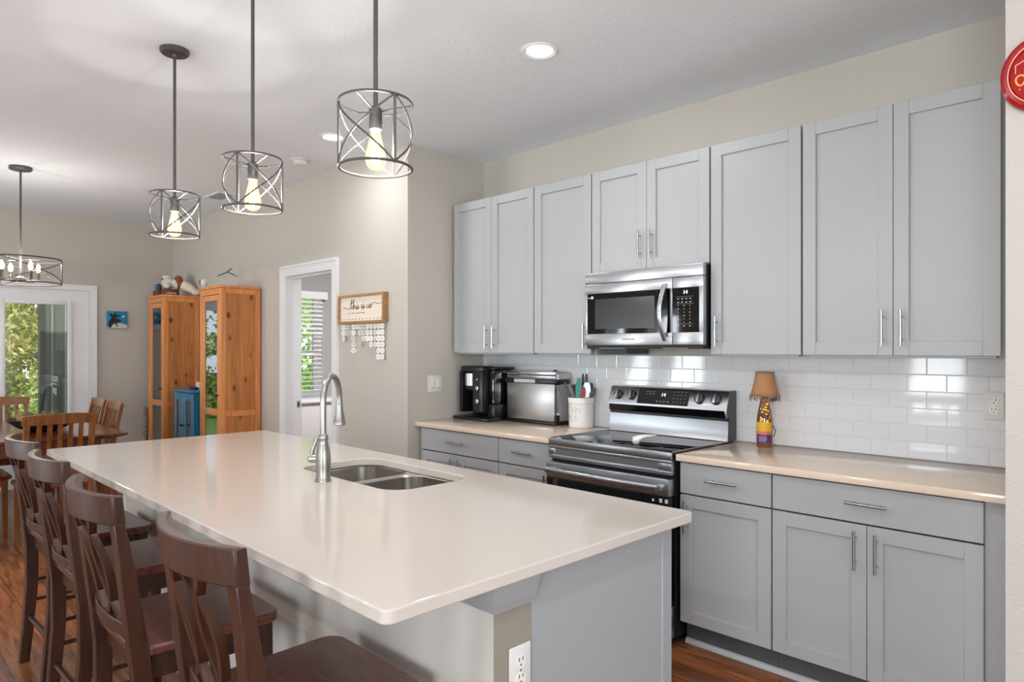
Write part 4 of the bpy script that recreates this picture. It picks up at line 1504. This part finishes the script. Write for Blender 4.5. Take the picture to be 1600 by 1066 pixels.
for a, b in ((bx0_ + .002, xm_ - .0015), (xm_ + .0015, bx1_ - .002)):
    s = .055
    d = MB().box(a, a + s, by0_, by0_ + .02, .04, bz - .012, .002).box(b - s, b, by0_, by0_ + .02, .04, bz - .012, .002).box(a + s, b - s, by0_, by0_ + .02, bz - .08, bz - .012, .002).box(a + s, b - s, by0_, by0_ + .02, .04, .25, .002)
    d = d.build('door', BLUEP, t)
    MB().box(a + s, b - s, by0_ + .009, by0_ + .012, .25, bz - .08).build('glass', PANE, d)
    kx = b - .02 if b < xm_ else a + .02
    MB().tube([(kx, by0_, .68), (kx, by0_ - .014, .68), (kx, by0_ - .018, .68), (kx, by0_ - .028, .68)], [.006, .006, .013, .010], 12).build('knob', BLACKM, d)
for k, (x_, z_, h_) in enumerate(((-6.98, .7755, .10), (-6.72, .7755, .10), (-6.72, .5355, .09), (-6.98, .5355, .09))):
    q = MB().lathe([(.035, 0), (.036, .003), (.036, h_), (.03, h_ + .006)], (x_, 2.5, z_), 18)
    tag(q.build('jar', mat('cream_jar', (214, 200, 168), .4)), 'cream jar on the %s shelf behind the %s glass door of the blue cabinet' % ('upper' if k < 2 else 'lower', 'left' if k in (0, 3) else 'right'), 'jar', 'jars in the blue cabinet')
t = thing('storage_cup', 'small white cup standing on top of the blue cabinet', 'cup', (-6.87, 2.52, 1.0225))
MB().lathe([(.025, 0), (.031, .004), (.034, .066), (.031, .066), (.024, .008)], (-6.87, 2.52, 1.0225), 20).build('cup_body', WHITEP, t)
tag(MB().box(-6.83, -6.70, 2.40, 2.45, 1.0225, 1.048, .008).build('pouch', mat('navy', (28, 38, 92), .6)), 'navy blue pouch lying on the front of the blue cabinet top', 'pouch')

# on top of the pine cabinets
zt = 1.9755
DKW = wood('walnut_box', (74, 36, 24), (104, 54, 34), (20, 20, 3), .4, .2)
for k, (x_, lb_) in enumerate(((-7.93, 'small dark wooden block at the left end of the pine cabinet top'), (-7.845, 'small dark wooden block beside the wooden box on the pine cabinet'))):
    tag(MB().box(x_ - .033, x_ + .033, 2.43, 2.49, zt, zt + .068, .003).build('wooden_block', DKW), lb_, 'block', 'wooden blocks on the pine cabinet')
BLUE2 = mat('figurine_blue', (58, 108, 142), .5)


def bird(label, x_, y_, z_, m_, dark):
    t = thing('bird_figurine', label, 'figurine', (x_, y_, z_), 'bird figurines on the wooden blocks')
    MB().ball((x_, y_, z_ + .026), .026, 14, (1.2, .8, 1)).ball((x_ - .024, y_, z_ + .054), .017, 12).tube([(x_ + .02, y_, z_ + .03), (x_ + .045, y_, z_ + .042), (x_ + .062, y_, z_ + .046)], [.012, .009, .004], 8).build('body', m_, t)
    MB().tube([(x_ - .038, y_, z_ + .054), (x_ - .052, y_, z_ + .051)], [.005, .001], 6).build('beak', dark, t)


bird('light blue bird figurine on the left wooden block', -7.925, 2.46, zt + .068, BLUE2, BLACKM)
bird('dark blue bird figurine on the right wooden block', -7.84, 2.46, zt + .068, mat('figurine_dark', (40, 52, 66), .5), BLACKM)
t = thing('wooden_box', 'brown wooden box with a pale label under the plush toy on the pine cabinet', 'box', (-7.745, 2.53, zt))
MB().box(-7.80, -7.69, 2.455, 2.61, zt, zt + .075, .004).build('box_body', DKW, t)
MB().box(-7.6895, -7.687, 2.48, 2.58, zt + .018, zt + .040).build('label', mat('label_salmon', (206, 140, 116), .6), t)
# plush dog sprawled over the box
t = thing('plush_dog', 'white and brown plush dog sprawled over the wooden box on the far pine cabinet', 'plush toy', (-7.72, 2.62, zt))
FURW = mat('fur_white', (226, 218, 204), .95, bump=.8, bscale=160)
FURB = mat('fur_brown', (140, 88, 54), .95, bump=.8, bscale=160)
zb_ = zt + .0765
q = MB()
q.ball((-7.82, 2.50, zb_ + .062), .070, 18, (.9, 1, .86))
q.ball((-7.83, 2.485, zb_ + .125), .044, 16, (1.1, 1, .62))
q.ball((-7.77, 2.58, zb_ + .058), .068, 16, (1, 1.1, .84))
q.tube([(-7.76, 2.60, zb_ + .06), (-7.70, 2.645, zb_ + .03), (-7.64, 2.675, zt + .072), (-7.585, 2.69, zt + .046)], [.05, .052, .044, .034], 14)
q.ball((-7.565, 2.69, zt + .036), .036, 14, (1.15, 1.2, .95))
q.ball((-7.76, 2.47, zb_ + .032), .03, 12, (1.2, .8, 1))
q.ball((-7.80, 2.445, zb_ + .072), .022, 12, (1, 1.1, .8))
q.shift((.035, .03, .003)).build('body', FURW, t)
MB().ball((-7.755, 2.58, zb_ + .075), .074, 16, (.92, .62, .98)).ball((-7.68, 2.655, zb_ + .03), .046, 14, (1.0, .9, .7)).ball((-7.63, 2.672, zt + .084), .030, 12, (1.1, .9, .7)).shift((.035, .03, .003)).build('brown_patches', FURB, t, 'brown fur patches')
MB().ball((-7.85, 2.455, zb_ + .095), .026, 12, (.8, .5, 1.1)).shift((.035, .03, .003)).build('ear', mat('fur_dark', (40, 34, 34), .9), t)
# camera and turbine on the nearer cabinet
zt = 1.9755
t = thing('security_camera', 'small white home camera with black face on the nearer pine cabinet', 'camera', (-6.50, 2.425, zt))
MB().lathe([(.022, 0), (.022, .006), (.008, .012), (.008, .025)], (-6.50, 2.425, zt), 18).build('stand', WHITEP, t)
MB().ball((-6.50, 2.425, zt + .052), .036, 18, (.85, 1, 1)).build('housing', WHITEP, t)
MB().ball((-6.514, 2.394, zt + .054), .022, 16, (.75, .35, 1.1)).build('lens', BLACKP, t)
t = thing('toy_wind_turbine', 'thin model wind turbine with three dark blades on the nearer pine cabinet', 'model', (-6.235, 2.53, zt))
X, Y = -6.235, 2.53
MB().lathe([(.022, 0), (.022, .004), (.012, .008)], (X, Y, zt), 18).build('base', WHITEP, t)
MB().rod((X, Y, zt + .007), (X, Y, zt + .135), .003, 8, .0022).build('tower', mat('salmon_metal', (206, 160, 138), .5), t)
q = MB()
hub = Vector((X, Y, zt + .138))
for a in (-24, 203, 38):
    vx = Vector((.7046, .7096, 0))
    d_ = vx * math.cos(rad(a)) + Vector((0, 0, 1)) * math.sin(rad(a))
    L = .10 if a != 38 else .058
    n_ = Vector((.7096, -.7046, 0))
    s_ = d_.cross(n_)
    q.strip([[tuple(hub + d_ * u * L + s_ * w_ + n_ * .001), tuple(hub + d_ * u * L - s_ * w_ + n_ * .001), tuple(hub + d_ * u * L - s_ * w_ - n_ * .001), tuple(hub + d_ * u * L + s_ * w_ - n_ * .001)] for u, w_ in ((0, .003), (.3, .005), (1, .003))])
q.ball(hub, .007, 10)
q.build('rotor', BLACKM, t)
# vine in the corner
q = MB()
r6 = random.Random(9)
for i in range(7):
    a = r6.uniform(-.5, .5)
    q.tube([(-8.14 + r6.uniform(-.02, .02), 2.42 + r6.uniform(-.02, .02), .06 if True else 0), (-8.13 + .04 * a, 2.42, .3), (-8.11 + .09 * a, 2.42, .74 + .1 * a)], .003, 5)
    for k in range(22):
        z_ = r6.uniform(.2, .78)
        p = Vector((-8.12 + .09 * a * z_ + r6.uniform(-.03, .03), 2.42 + r6.uniform(-.03, .03), z_))
        s_ = Vector((r6.uniform(-1, 1), r6.uniform(-1, 1), r6.uniform(-1, 1))).normalized() * .017
        u_ = s_.cross(Vector((r6.uniform(-1, 1), r6.uniform(-1, 1), 1))).normalized() * .009
        q.add([p - s_, p + u_, p + s_, p - u_], [(0, 1, 2, 3)])
t = thing('dried_garland', 'dried brown leafy stems standing in the corner left of the far pine cabinet', 'dried plant', (-8.13, 2.42, 0))
q.build('stems', mat('dried_leaf', (128, 98, 66), .8, var=.4, vscale=30), t)
MB().lathe([(.04, 0), (.055, .004), (.06, .13), (.055, .13), (.045, .01)], (-8.14, 2.42, 0), 20).build('pot', mat('terracotta', (120, 88, 66), .8), t)

# ---------------------------------------------------------------- painting, sign, plaque
t = thing('painting', 'small blue canvas of a dark leaning tree under a white moon', 'painting', (XF, 2.183, 1.635))
MB().box(XF + .001, XF + .022, 2.083, 2.284, 1.635, 1.825, .002).build('canvas', mat('canvas_blue', (30, 138, 182), .7, var=.12, vscale=14), t)
m_ = MB()
m_.prism([(2.085, 1.637), (2.282, 1.637), (2.282, 1.675), (2.24, 1.69), (2.19, 1.695), (2.13, 1.668), (2.085, 1.65)], 0, XF + .022, XF + .0228)
m_.build('sand', mat('canvas_sand', (214, 200, 190), .7), t)
m_ = MB().lathe([(.013, .022), (.013, .0232)], mtx=Matrix.Translation((XF, 2.245, 1.768)) @ Matrix.Rotation(rad(90), 4, 'Y'), n=20)
m_.build('moon', mat('canvas_white', (226, 232, 236), .7), t)
m_ = MB()
for pts_ in ([(2.10, 1.645), (2.125, 1.645), (2.14, 1.69), (2.165, 1.70), (2.21, 1.705), (2.225, 1.72), (2.20, 1.74), (2.16, 1.745), (2.115, 1.735), (2.095, 1.70)],
             [(2.13, 1.735), (2.16, 1.74), (2.185, 1.765), (2.215, 1.77), (2.20, 1.785), (2.17, 1.785), (2.18, 1.805), (2.165, 1.815), (2.145, 1.785), (2.12, 1.80), (2.105, 1.795), (2.12, 1.77)],
             [(2.165, 1.70), (2.18, 1.70), (2.19, 1.66), (2.18, 1.655)]):
    m_.prism(pts_, 0, XF + .0229, XF + .0237)
m_.build('tree_silhouette', BLACKM, t)

# "this is us" board
sx0, sx1, sz0, sz1, syf = -4.63, -4.022, 1.60, 1.815, YH - .045
t = thing('birthday_board', 'wood framed cream sign with white discs hanging below, right of the doorway', 'sign', ((sx0 + sx1) / 2, YH, sz0))
SIGNW = wood('sign_wood', (146, 104, 64), (180, 134, 88), (3, 20, 20), .5, .1)
fw = .018
MB().box(sx0, sx1, syf, YH - .001, sz1 - fw, sz1, .001, 1).box(sx0, sx1, syf, YH - .001, sz0, sz0 + fw, .001, 1).box(sx0, sx0 + fw, syf, YH - .001, sz0 + fw, sz1 - fw, .001, 1).box(sx1 - fw, sx1, syf, YH - .001, sz0 + fw, sz1 - fw, .001, 1).build('frame', SIGNW, t)
pn = MB().box(sx0 + fw, sx1 - fw, YH - .03, YH - .002, sz0 + fw, sz1 - fw).build('board', mat('cream_board', (238, 226, 208), .6), t)
yl = YH - .0315
m_ = MB()


def stroke(pts_, r_=.0019):
    # pts in board units: u 0..1 across, v 0..1 up; catmull-rom smoothed
    P_ = [Vector((sx0 + fw + (sx1 - sx0 - 2 * fw) * u, yl, sz0 + fw + (sz1 - sz0 - 2 * fw) * v)) for u, v in pts_]
    outp = []
    for i in range(len(P_) - 1):
        a, b, c, d = P_[max(i - 1, 0)], P_[i], P_[i + 1], P_[min(i + 2, len(P_) - 1)]
        for k in range(6):
            u = k / 6
            outp.append(.5 * ((2 * b) + (c - a) * u + (2 * a - 5 * b + 4 * c - d) * u * u + (3 * b - a - 3 * c + d) * u ** 3))
    outp.append(P_[-1])
    m_.tube(outp, r_, 5)


base_, xh, asc = .52, .68, .90
stroke([(.06, .55), (.10, .60), (.15, .55), (.20, .52), (.245, .56), (.285, .86), (.275, .88), (.262, .60), (.275, .51), (.30, .54)])
stroke([(.235, .74), (.31, .77)])
stroke([(.30, .54), (.335, .86), (.325, .86), (.315, .52), (.335, .66), (.352, .64), (.352, .53), (.372, .52), (.392, .66), (.388, .53), (.405, .51), (.432, .68), (.425, .62), (.445, .55), (.435, .50), (.42, .53), (.46, .57)])
stroke([(.40, .76), (.403, .77)], .003)
stroke([(.50, .55), (.52, .68), (.515, .53), (.535, .52), (.562, .70), (.556, .63), (.575, .56), (.56, .50), (.545, .54), (.585, .58)])
stroke([(.527, .79), (.530, .80)], .003)
stroke([(.625, .68), (.622, .55), (.64, .52), (.665, .58), (.675, .69), (.672, .55), (.69, .53), (.722, .72), (.715, .64), (.738, .57), (.72, .51), (.70, .56), (.76, .66), (.80, .72), (.86, .68), (.90, .66), (.95, .70)])
m_.build('lettering', mat('sign_ink', (60, 54, 50), .6), pn, 'handwritten words: this is us')
m_ = MB()
uu = .19
for wlen in (.055, .012, .08, .012, .085, .012, .10):
    if wlen > .02:
        k = int(wlen / .012)
        for j in range(k):
            a = sx0 + fw + (sx1 - sx0 - 2 * fw) * (uu + j * .0135)
            m_.box(a, a + .0045, yl - .0004, yl + .001, sz0 + fw + .058, sz0 + fw + .0625)
    uu += wlen + .006
m_.build('small_print', mat('sign_grey', (140, 130, 120), .6), pn)
for i in range(12):
    a = sx0 + .045 + i * (sx1 - sx0 - .09) / 11
    q = MB()
    for j in range(3):
        q.box(a - .008 + j * .0055, a - .004 + j * .0055, yl - .0004, yl + .001, sz0 + fw + .012, sz0 + fw + .018)
    q.build('month_mark', mat('sign_grey', (140, 130, 120), .6), pn)
DISC = mat('disc_white', (240, 236, 228), .6)
counts = [3, 2, 2, 5, 1, 4, 3, 3, 4, 4, 6, 6]
turn = [10, 86, 88, 25, 5, 70, 80, 20, 5, 0, 18, 10]
r7 = random.Random(2)
for i, n_ in enumerate(counts):
    a = sx0 + .045 + i * (sx1 - sx0 - .09) / 11
    yy = syf + .024
    MB().rod((a, yy, sz0), (a, yy, sz0 - .044 * n_ + .01), .0006, 4).build('cord', mat('cord_tan', (150, 130, 104), .8), t)
    for k in range(n_):
        z_ = sz0 - .024 - k * .044
        ang = rad(turn[i] + r7.uniform(-14, 14) + (60 if (i in (3, 5) and k > 1) else 0))
        q = MB().lathe([(.0205, -.0016), (.0205, .0016)], n=18, mtx=Matrix.Translation((a, yy, z_)) @ Matrix.Rotation(ang, 4, 'Z') @ FACE_MY)
        dsc = q.build('hanging_disc', DISC, t)
        q = MB()
        for j in range(3):
            q.box(-.009 + j * .006, -.0045 + j * .006, -.002, .002, .0016, .0019, mtx=Matrix.Translation((a, yy, z_)) @ Matrix.Rotation(ang, 4, 'Z') @ FACE_MY)
        q.build('disc_writing', mat('sign_grey', (140, 130, 120), .6), dsc)

# red plaque on the right wall
wy = 2.45
pxx, pz = -.315, 2.203
a_, b_ = .094, .108
t = thing('wall_plaque', 'glossy red oval plaque with gold lettering on the right wall', 'plaque', (pxx, wy, pz - b_))
m4 = Matrix.Translation((pxx, wy - .001, pz)) @ FACE_MY @ Matrix.Diagonal((a_, b_, 1, 1))
MB().lathe([(1, 0), (1.02, .008), (1.0, .016), (.90, .022), (.80, .020), (.74, .012), (.0, .010)], n=64, mtx=m4, cap=False).build('tray', mat('plaque_red', (158, 14, 10), .14, var=.5, vscale=34), t)
q = MB()
q.tube([(pxx + .80 * a_ * math.cos(2 * PI * k / 48), wy - .0225, pz + .80 * b_ * math.sin(2 * PI * k / 48)) for k in range(48)], .0012, 5, True)
q.build('white_ring', mat('ring_cream', (240, 220, 200), .3), t)
q = MB()
q.tube([(pxx + x_, wy - .013, pz + z_) for x_, z_ in ((-.058, .01), (-.058, .034), (-.02, .052), (.02, .052), (.058, .034), (.058, .01))], .0012, 5)
q.build('emblem_outline', mat('ring_cream', (240, 220, 200), .3), t)
q = MB()
q.tube([(pxx - .046 + .011 * math.cos(u) * (1 + .2 * math.sin(u)), wy - .0135, pz - .012 + .015 * math.sin(u)) for u in [2 * PI * k / 24 for k in range(24)]], .0028, 6, True)
q.tube([(pxx - .036, wy - .0135, pz - .006), (pxx - .018, wy - .0135, pz - .001), (pxx + .0, wy - .0135, pz + .0)], .0022, 6)
for k in range(3):
    q.tube([(pxx + .012 + .017 * k + .006 * math.cos(u), wy - .0135, pz - .008 + .009 * math.sin(u)) for u in [2 * PI * j / 16 for j in range(16)]], .002, 6, True)
for k in range(8):
    q.ball((pxx - .048 + k * .0125, wy - .0135, pz - .038 + (.004 if k % 2 else 0)), .0024, 8)
q.build('gold_lettering', mat('gold_paint', (226, 176, 92), .3), t)
MB().box(pxx - .008, pxx - .002, wy - .02, wy - .003, pz - b_ * 1.02 - .003, pz - b_ * .95).build('hanger_clip', STEELH, t)


# ---------------------------------------------------------------- lights of the room
def bulb_mat():
    if 'bulb_glass' in MC:
        return MC['bulb_glass']
    m, n, l, p = base('bulb_glass')
    out = n['Material Output']
    tr = n.new('ShaderNodeBsdfTransparent')
    em = n.new('ShaderNodeEmission')
    em.inputs[0].default_value = lin((255, 214, 160))
    em.inputs[1].default_value = 2.4
    mx = n.new('ShaderNodeMixShader')
    mx.inputs[0].default_value = .5
    l.new(tr.outputs[0], mx.inputs[1])
    l.new(em.outputs[0], mx.inputs[2])
    l.new(mx.outputs[0], out.inputs[0])
    n.remove(p)
    MC['bulb_glass'] = m
    return m


BULB = bulb_mat()
FIL = emit('filament', (255, 236, 200), 22)
WARM = (1, .94, .86)


def pendant(x_, y_, a0, label, energy=22):
    t = thing('pendant_light', label, 'pendant light', (x_, y_, ZC), 'cage pendant lights above the island')
    zt_, zb_, r_ = 2.133, 1.943, .106
    MB().lathe([(.064, 0), (.064, -.014), (.056, -.022), (.012, -.024), (.010, -.032), (.0075, -.036)][::-1], (x_, y_, ZC), 32).build('canopy', IRON, t)
    MB().rod((x_, y_, zt_ - .03), (x_, y_, ZC - .03), .0068, 12).build('rod', IRON, t)
    MB().lathe([(.017, 0), (.019, .003), (.019, .06), (.012, .068)], (x_, y_, zt_ - .078), 24).build('socket', IRON, t)
    q = MB()
    for z_ in (zt_, zb_):
        q.tube([(x_ + r_ * math.cos(2 * PI * k / 40), y_ + r_ * math.sin(2 * PI * k / 40), z_) for k in range(40)], .0042, 8, True)
    for i in range(3):
        a = rad(a0 + i * 120)
        q.rod((x_ + r_ * math.cos(a), y_ + r_ * math.sin(a), zb_), (x_ + r_ * math.cos(a), y_ + r_ * math.sin(a), zt_), .0040, 8)
        q.rod((x_ + .017 * math.cos(a + PI / 3), y_ + .017 * math.sin(a + PI / 3), zt_ - .022), (x_ + r_ * math.cos(a + PI / 3), y_ + r_ * math.sin(a + PI / 3), zt_), .003, 8)
        for sgn in (1, -1):
            pts_ = []
            for k in range(17):
                u = k / 16
                b = a + rad(120) * u
                z_ = zb_ + (zt_ - zb_) * (u if sgn > 0 else 1 - u)
                pts_.append((x_ + (r_ - .001) * math.cos(b), y_ + (r_ - .001) * math.sin(b), z_))
            q.tube(pts_, .0030, 6)
    q.build('cage', IRON, t)
    zB = zt_ - .078
    bl = MB().lathe([(.013, .004), (.0145, -.01), (.020, -.035), (.029, -.072), (.0305, -.086), (.027, -.102), (.018, -.113), (.004, -.118)][::-1], (x_, y_, zB), 24).build('bulb', BULB, t)
    q = MB()
    for k in range(4):
        a = k * PI / 2 + .4
        q.tube([(x_ + .005 * math.cos(a), y_ + .005 * math.sin(a), zB - .02), (x_ + .014 * math.cos(a), y_ + .014 * math.sin(a), zB - .085), (x_ + .005 * math.cos(a + .7), y_ + .005 * math.sin(a + .7), zB - .095)], .0016, 5)
    q.build('filament', FIL, bl)
    l_ = lamp('pendant_glow', 'POINT', (x_, y_, zB - .06), (0, 0, 0), energy, WARM, shadow_soft_size=.018)


pendant(-1.699, 1.123, 236.5, 'black cage pendant light nearest the camera, above the island sink end')
pendant(-2.530, 1.123, 66, 'black cage pendant light in the middle of the three over the island')
pendant(-3.372, 1.123, 71.6, 'black cage pendant light farthest along the island, with its canopy in view')

cx, cy = -6.38, 1.005
t = thing('chandelier', 'wide black drum cage chandelier with four candle bulbs over the dining table', 'chandelier', (cx, cy, ZC))
zt_, zb_, r_ = 2.105, 1.918, .265
MB().lathe([(.076, 0), (.076, -.02), (.068, -.026), (.012, -.028), (.008, -.04)][::-1], (cx, cy, ZC), 32).build('canopy', IRON, t)
MB().rod((cx, cy, zb_ + .03), (cx, cy, ZC - .03), .0075, 12).build('rod', IRON, t)
q = MB()
for z_ in (zt_, zb_):
    q.tube([(cx + r_ * math.cos(2 * PI * k / 56), cy + r_ * math.sin(2 * PI * k / 56), z_) for k in range(56)], .005, 8, True)
for i in range(3):
    a = rad(81 + i * 120)
    q.rod((cx + r_ * math.cos(a), cy + r_ * math.sin(a), zb_), (cx + r_ * math.cos(a), cy + r_ * math.sin(a), zt_), .005, 8)
    q.rod((cx, cy, zt_ - .004), (cx + r_ * math.cos(a), cy + r_ * math.sin(a), zt_ - .002), .003, 6)
    for sgn in (1, -1):
        pts_ = []
        for k in range(21):
            u = k / 20
            b = a + rad(120) * u
            pts_.append((cx + (r_ - .001) * math.cos(b), cy + (r_ - .001) * math.sin(b), zb_ + (zt_ - zb_) * (u if sgn > 0 else 1 - u)))
        q.tube(pts_, .0036, 6)
q.build('cage', IRON, t)
MB().lathe([(.012, -.01), (.03, 0), (.03, .02), (.012, .035)], (cx, cy, zb_ + .02), 20).build('hub', IRON, t)
for i in range(4):
    a = rad(20 + i * 90)
    R_ = .13
    ex, ey = cx + R_ * math.cos(a), cy + R_ * math.sin(a)
    MB().tube([(cx, cy, zb_ + .035), (cx + .05 * math.cos(a + .4), cy + .05 * math.sin(a + .4), zb_ + .012), (cx + .10 * math.cos(a + .15), cy + .10 * math.sin(a + .15), zb_ + .014), (ex, ey, zb_ + .03)], .004, 6).build('arm', IRON, t)
    MB().lathe([(.018, 0), (.012, .006), (.012, .065)], (ex, ey, zb_ + .03), 16).build('candle_sleeve', IRON, t)
    bl = MB().lathe([(.009, 0), (.017, .022), (.014, .045), (.003, .066)], (ex, ey, zb_ + .096), 16).build('bulb', emit('chandelier_bulb', (255, 228, 186), 9), t)
    lamp('chandelier_glow', 'POINT', (ex, ey, zb_ + .175), (0, 0, 0), 4.5, WARM, shadow_soft_size=.012)

LEDM = emit('downlight_lens', (255, 252, 244), 6)
for x_, y_, lb_ in ((-2.174, 2.340, 'round recessed ceiling light in front of the wall cabinets, the nearer one'), (-4.021, 2.325, 'round recessed ceiling light above the hall wall sign, the farther one'),
                    (-.2, 1.0, 'recessed ceiling light above the near floor'), (-.3, -1.2, 'recessed ceiling light'), (-2.4, -1.2, 'recessed ceiling light'), (-4.6, -1.2, 'recessed ceiling light')):
    vis = y_ > 2
    if vis:
        t = thing('recessed_light', lb_, 'ceiling light', (x_, y_, ZC), 'recessed ceiling lights')
        MB().lathe([(.088, 0), (.088, -.004), (.080, -.009), (.062, -.004), (.060, -.002)], (x_, y_, ZC), 36, cap=False).build('trim_ring', TRIM, t)
        MB().lathe([(.062, -.0012), (.062, -.0042)], (x_, y_, ZC), 36).build('lens', LEDM, t)
    lamp('downlight', 'AREA', (x_, y_, ZC - .012), (0, 0, 0), 6 if vis else 10, (.97, .98, 1), shape='DISK', size=.12)
t = thing('smoke_detector', 'round white smoke detector on the ceiling near the hall wall', 'smoke detector', (-4.669, 2.43, ZC))
MB().lathe([(.062, 0), (.066, -.004), (.066, -.012), (.055, -.016)][::-1], (-4.669, 2.43, ZC), 32).build('base', WHITEP, t)
MB().lathe([(.05, -.016), (.05, -.028), (.04, -.040), (.012, -.042)][::-1], (-4.669, 2.43, ZC), 32).build('cover', WHITEP, t)
t = thing('ceiling_vent', 'white louvred air vent on the ceiling beyond the pendant lights', 'vent', (-6.29, 2.49, ZC))
vx0, vx1, vy0, vy1 = -6.46, -6.13, 2.40, 2.58
MB().box(vx0, vx1, vy0, vy0 + .025, ZC - .008, ZC).box(vx0, vx1, vy1 - .025, vy1, ZC - .008, ZC).box(vx0, vx0 + .025, vy0 + .025, vy1 - .025, ZC - .008, ZC).box(vx1 - .025, vx1, vy0 + .025, vy1 - .025, ZC - .008, ZC).build('frame', TRIM, t)
MB().box(vx0 + .025, vx1 - .025, vy0 + .025, vy1 - .025, ZC - .001, ZC - .0002).build('duct', DKGREY, t)
for i in range(11):
    X = vx0 + .04 + i * .025
    MB().box(-.010, .010, vy0 + .025, vy1 - .025, -.0008, .0008, mtx=Matrix.Translation((X, 0, ZC - .006)) @ Matrix.Rotation(rad(28), 4, 'Y')).build('louvre', TRIM, t)

# ---------------------------------------------------------------- outside
GREEN = mat('lawn', (104, 132, 60), .9, var=.3, vscale=3)
o = MB().box(-40, XF - T - .001, -14, 24, -.22, -.14).build('lawn', GREEN, origin=(-20, 5, -.22))
o['kind'] = 'structure'
o = MB().box(-40, 12, -24, YFR - T - .001, -.22, -.14).build('lawn', GREEN, origin=(-10, -14, -.22))
o['kind'] = 'structure'
struct(MB().box(-10.6, XF - T - .002, -.6, 3.4, -.138, -.02).build('patio_floor', mat('concrete', (176, 172, 164), .8)))
t = thing('porch_wall', 'dark green-grey panelled porch wall outside the glass door', 'porch wall', (-9.9, 2.3, -.02))
PW = mat('porch_green', (74, 82, 70), .7)
MB().box(-9.95, -9.86, 1.80, 3.3, -.02, 2.7).build('panel', PW, t)
MB().box(-9.97, -9.84, 1.745, 1.80, -.02, 2.7).build('post', mat('porch_post', (36, 42, 40), .6), t)
m_ = MB()
for y in (1.86, 2.0, 2.12):
    m_.box(-9.86, -9.852, y, y + .018, -.02, 2.7)
m_.build('batten', mat('porch_batten', (120, 128, 120), .6), t)


def tree(x_, y_, h_, rad_, m_, label, n_leaf, seed, zlow=.3, ls=.16):
    r_ = random.Random(seed)
    t = thing('tree', label, 'tree', (x_, y_, -.14), 'trees outside the windows')
    MB().tube([(x_, y_, -.14), (x_ + .1, y_, h_ * .4), (x_ + .05, y_ + .1, h_ * .75)], [.14, .10, .05], 8).build('trunk', mat('bark', (96, 80, 66), .9), t)
    q = MB()
    cl = [(x_ + r_.uniform(-.75, .75) * rad_, y_ + r_.uniform(-.8, .8) * rad_, r_.uniform(zlow, h_), r_.uniform(.35, .8)) for _ in range(34)]
    for i in range(n_leaf):
        c_ = r_.choice(cl)
        d_ = Vector((r_.gauss(0, 1), r_.gauss(0, 1), r_.gauss(0, 1))).normalized() * c_[3] * rad_ * .5 * r_.uniform(.6, 1)
        p = Vector(c_[:3]) + d_
        if p.z < -.1:
            p.z = abs(p.z)
        s_ = Vector((r_.uniform(-1, 1), r_.uniform(-1, 1), r_.uniform(-1, 1))).normalized() * ls * r_.uniform(.5, 1)
        u_ = s_.cross(Vector((r_.uniform(-1, 1), r_.uniform(-1, 1), r_.uniform(.2, 1)))).normalized() * ls * .42
        q.add([p - s_, p + u_, p + s_, p - u_], [(0, 1, 2, 3)])
    q.build('foliage', m_, t, flat=True)


L1 = leaf_mat('leaf_green', (92, 124, 46), (178, 198, 104))
L2 = leaf_mat('leaf_yellow', (118, 134, 56), (206, 196, 122))
L3 = leaf_mat('leaf_bright', (96, 150, 30), (190, 220, 90))
tree(-14.2, 1.9, 2.3, 1.6, L2, 'low yellow-green shrubby tree outside the glass door', 9000, 1, 0, .075)
tree(-18.6, 4.6, 4.6, 2.3, L1, 'taller green tree behind the yellow shrub outside the glass door', 9000, 2, .3, .11)
tree(-18.8, .2, 4.4, 2.2, L1, 'green tree at the left of the view through the glass door', 8000, 3, .3, .11)
tree(-15.0, -2.4, 3.4, 1.7, L1, 'green tree outside, off to the left beyond the glass door', 7000, 8, 0, .10)
tree(-12.2, 5.9, 3.2, 1.7, L3, 'bright green bush outside the window beyond the doorway', 9000, 4, 0, .085)
tree(-15.6, 9.6, 3.8, 1.9, L3, 'bright green tree farther off beyond the doorway window', 6000, 6, .2, .11)
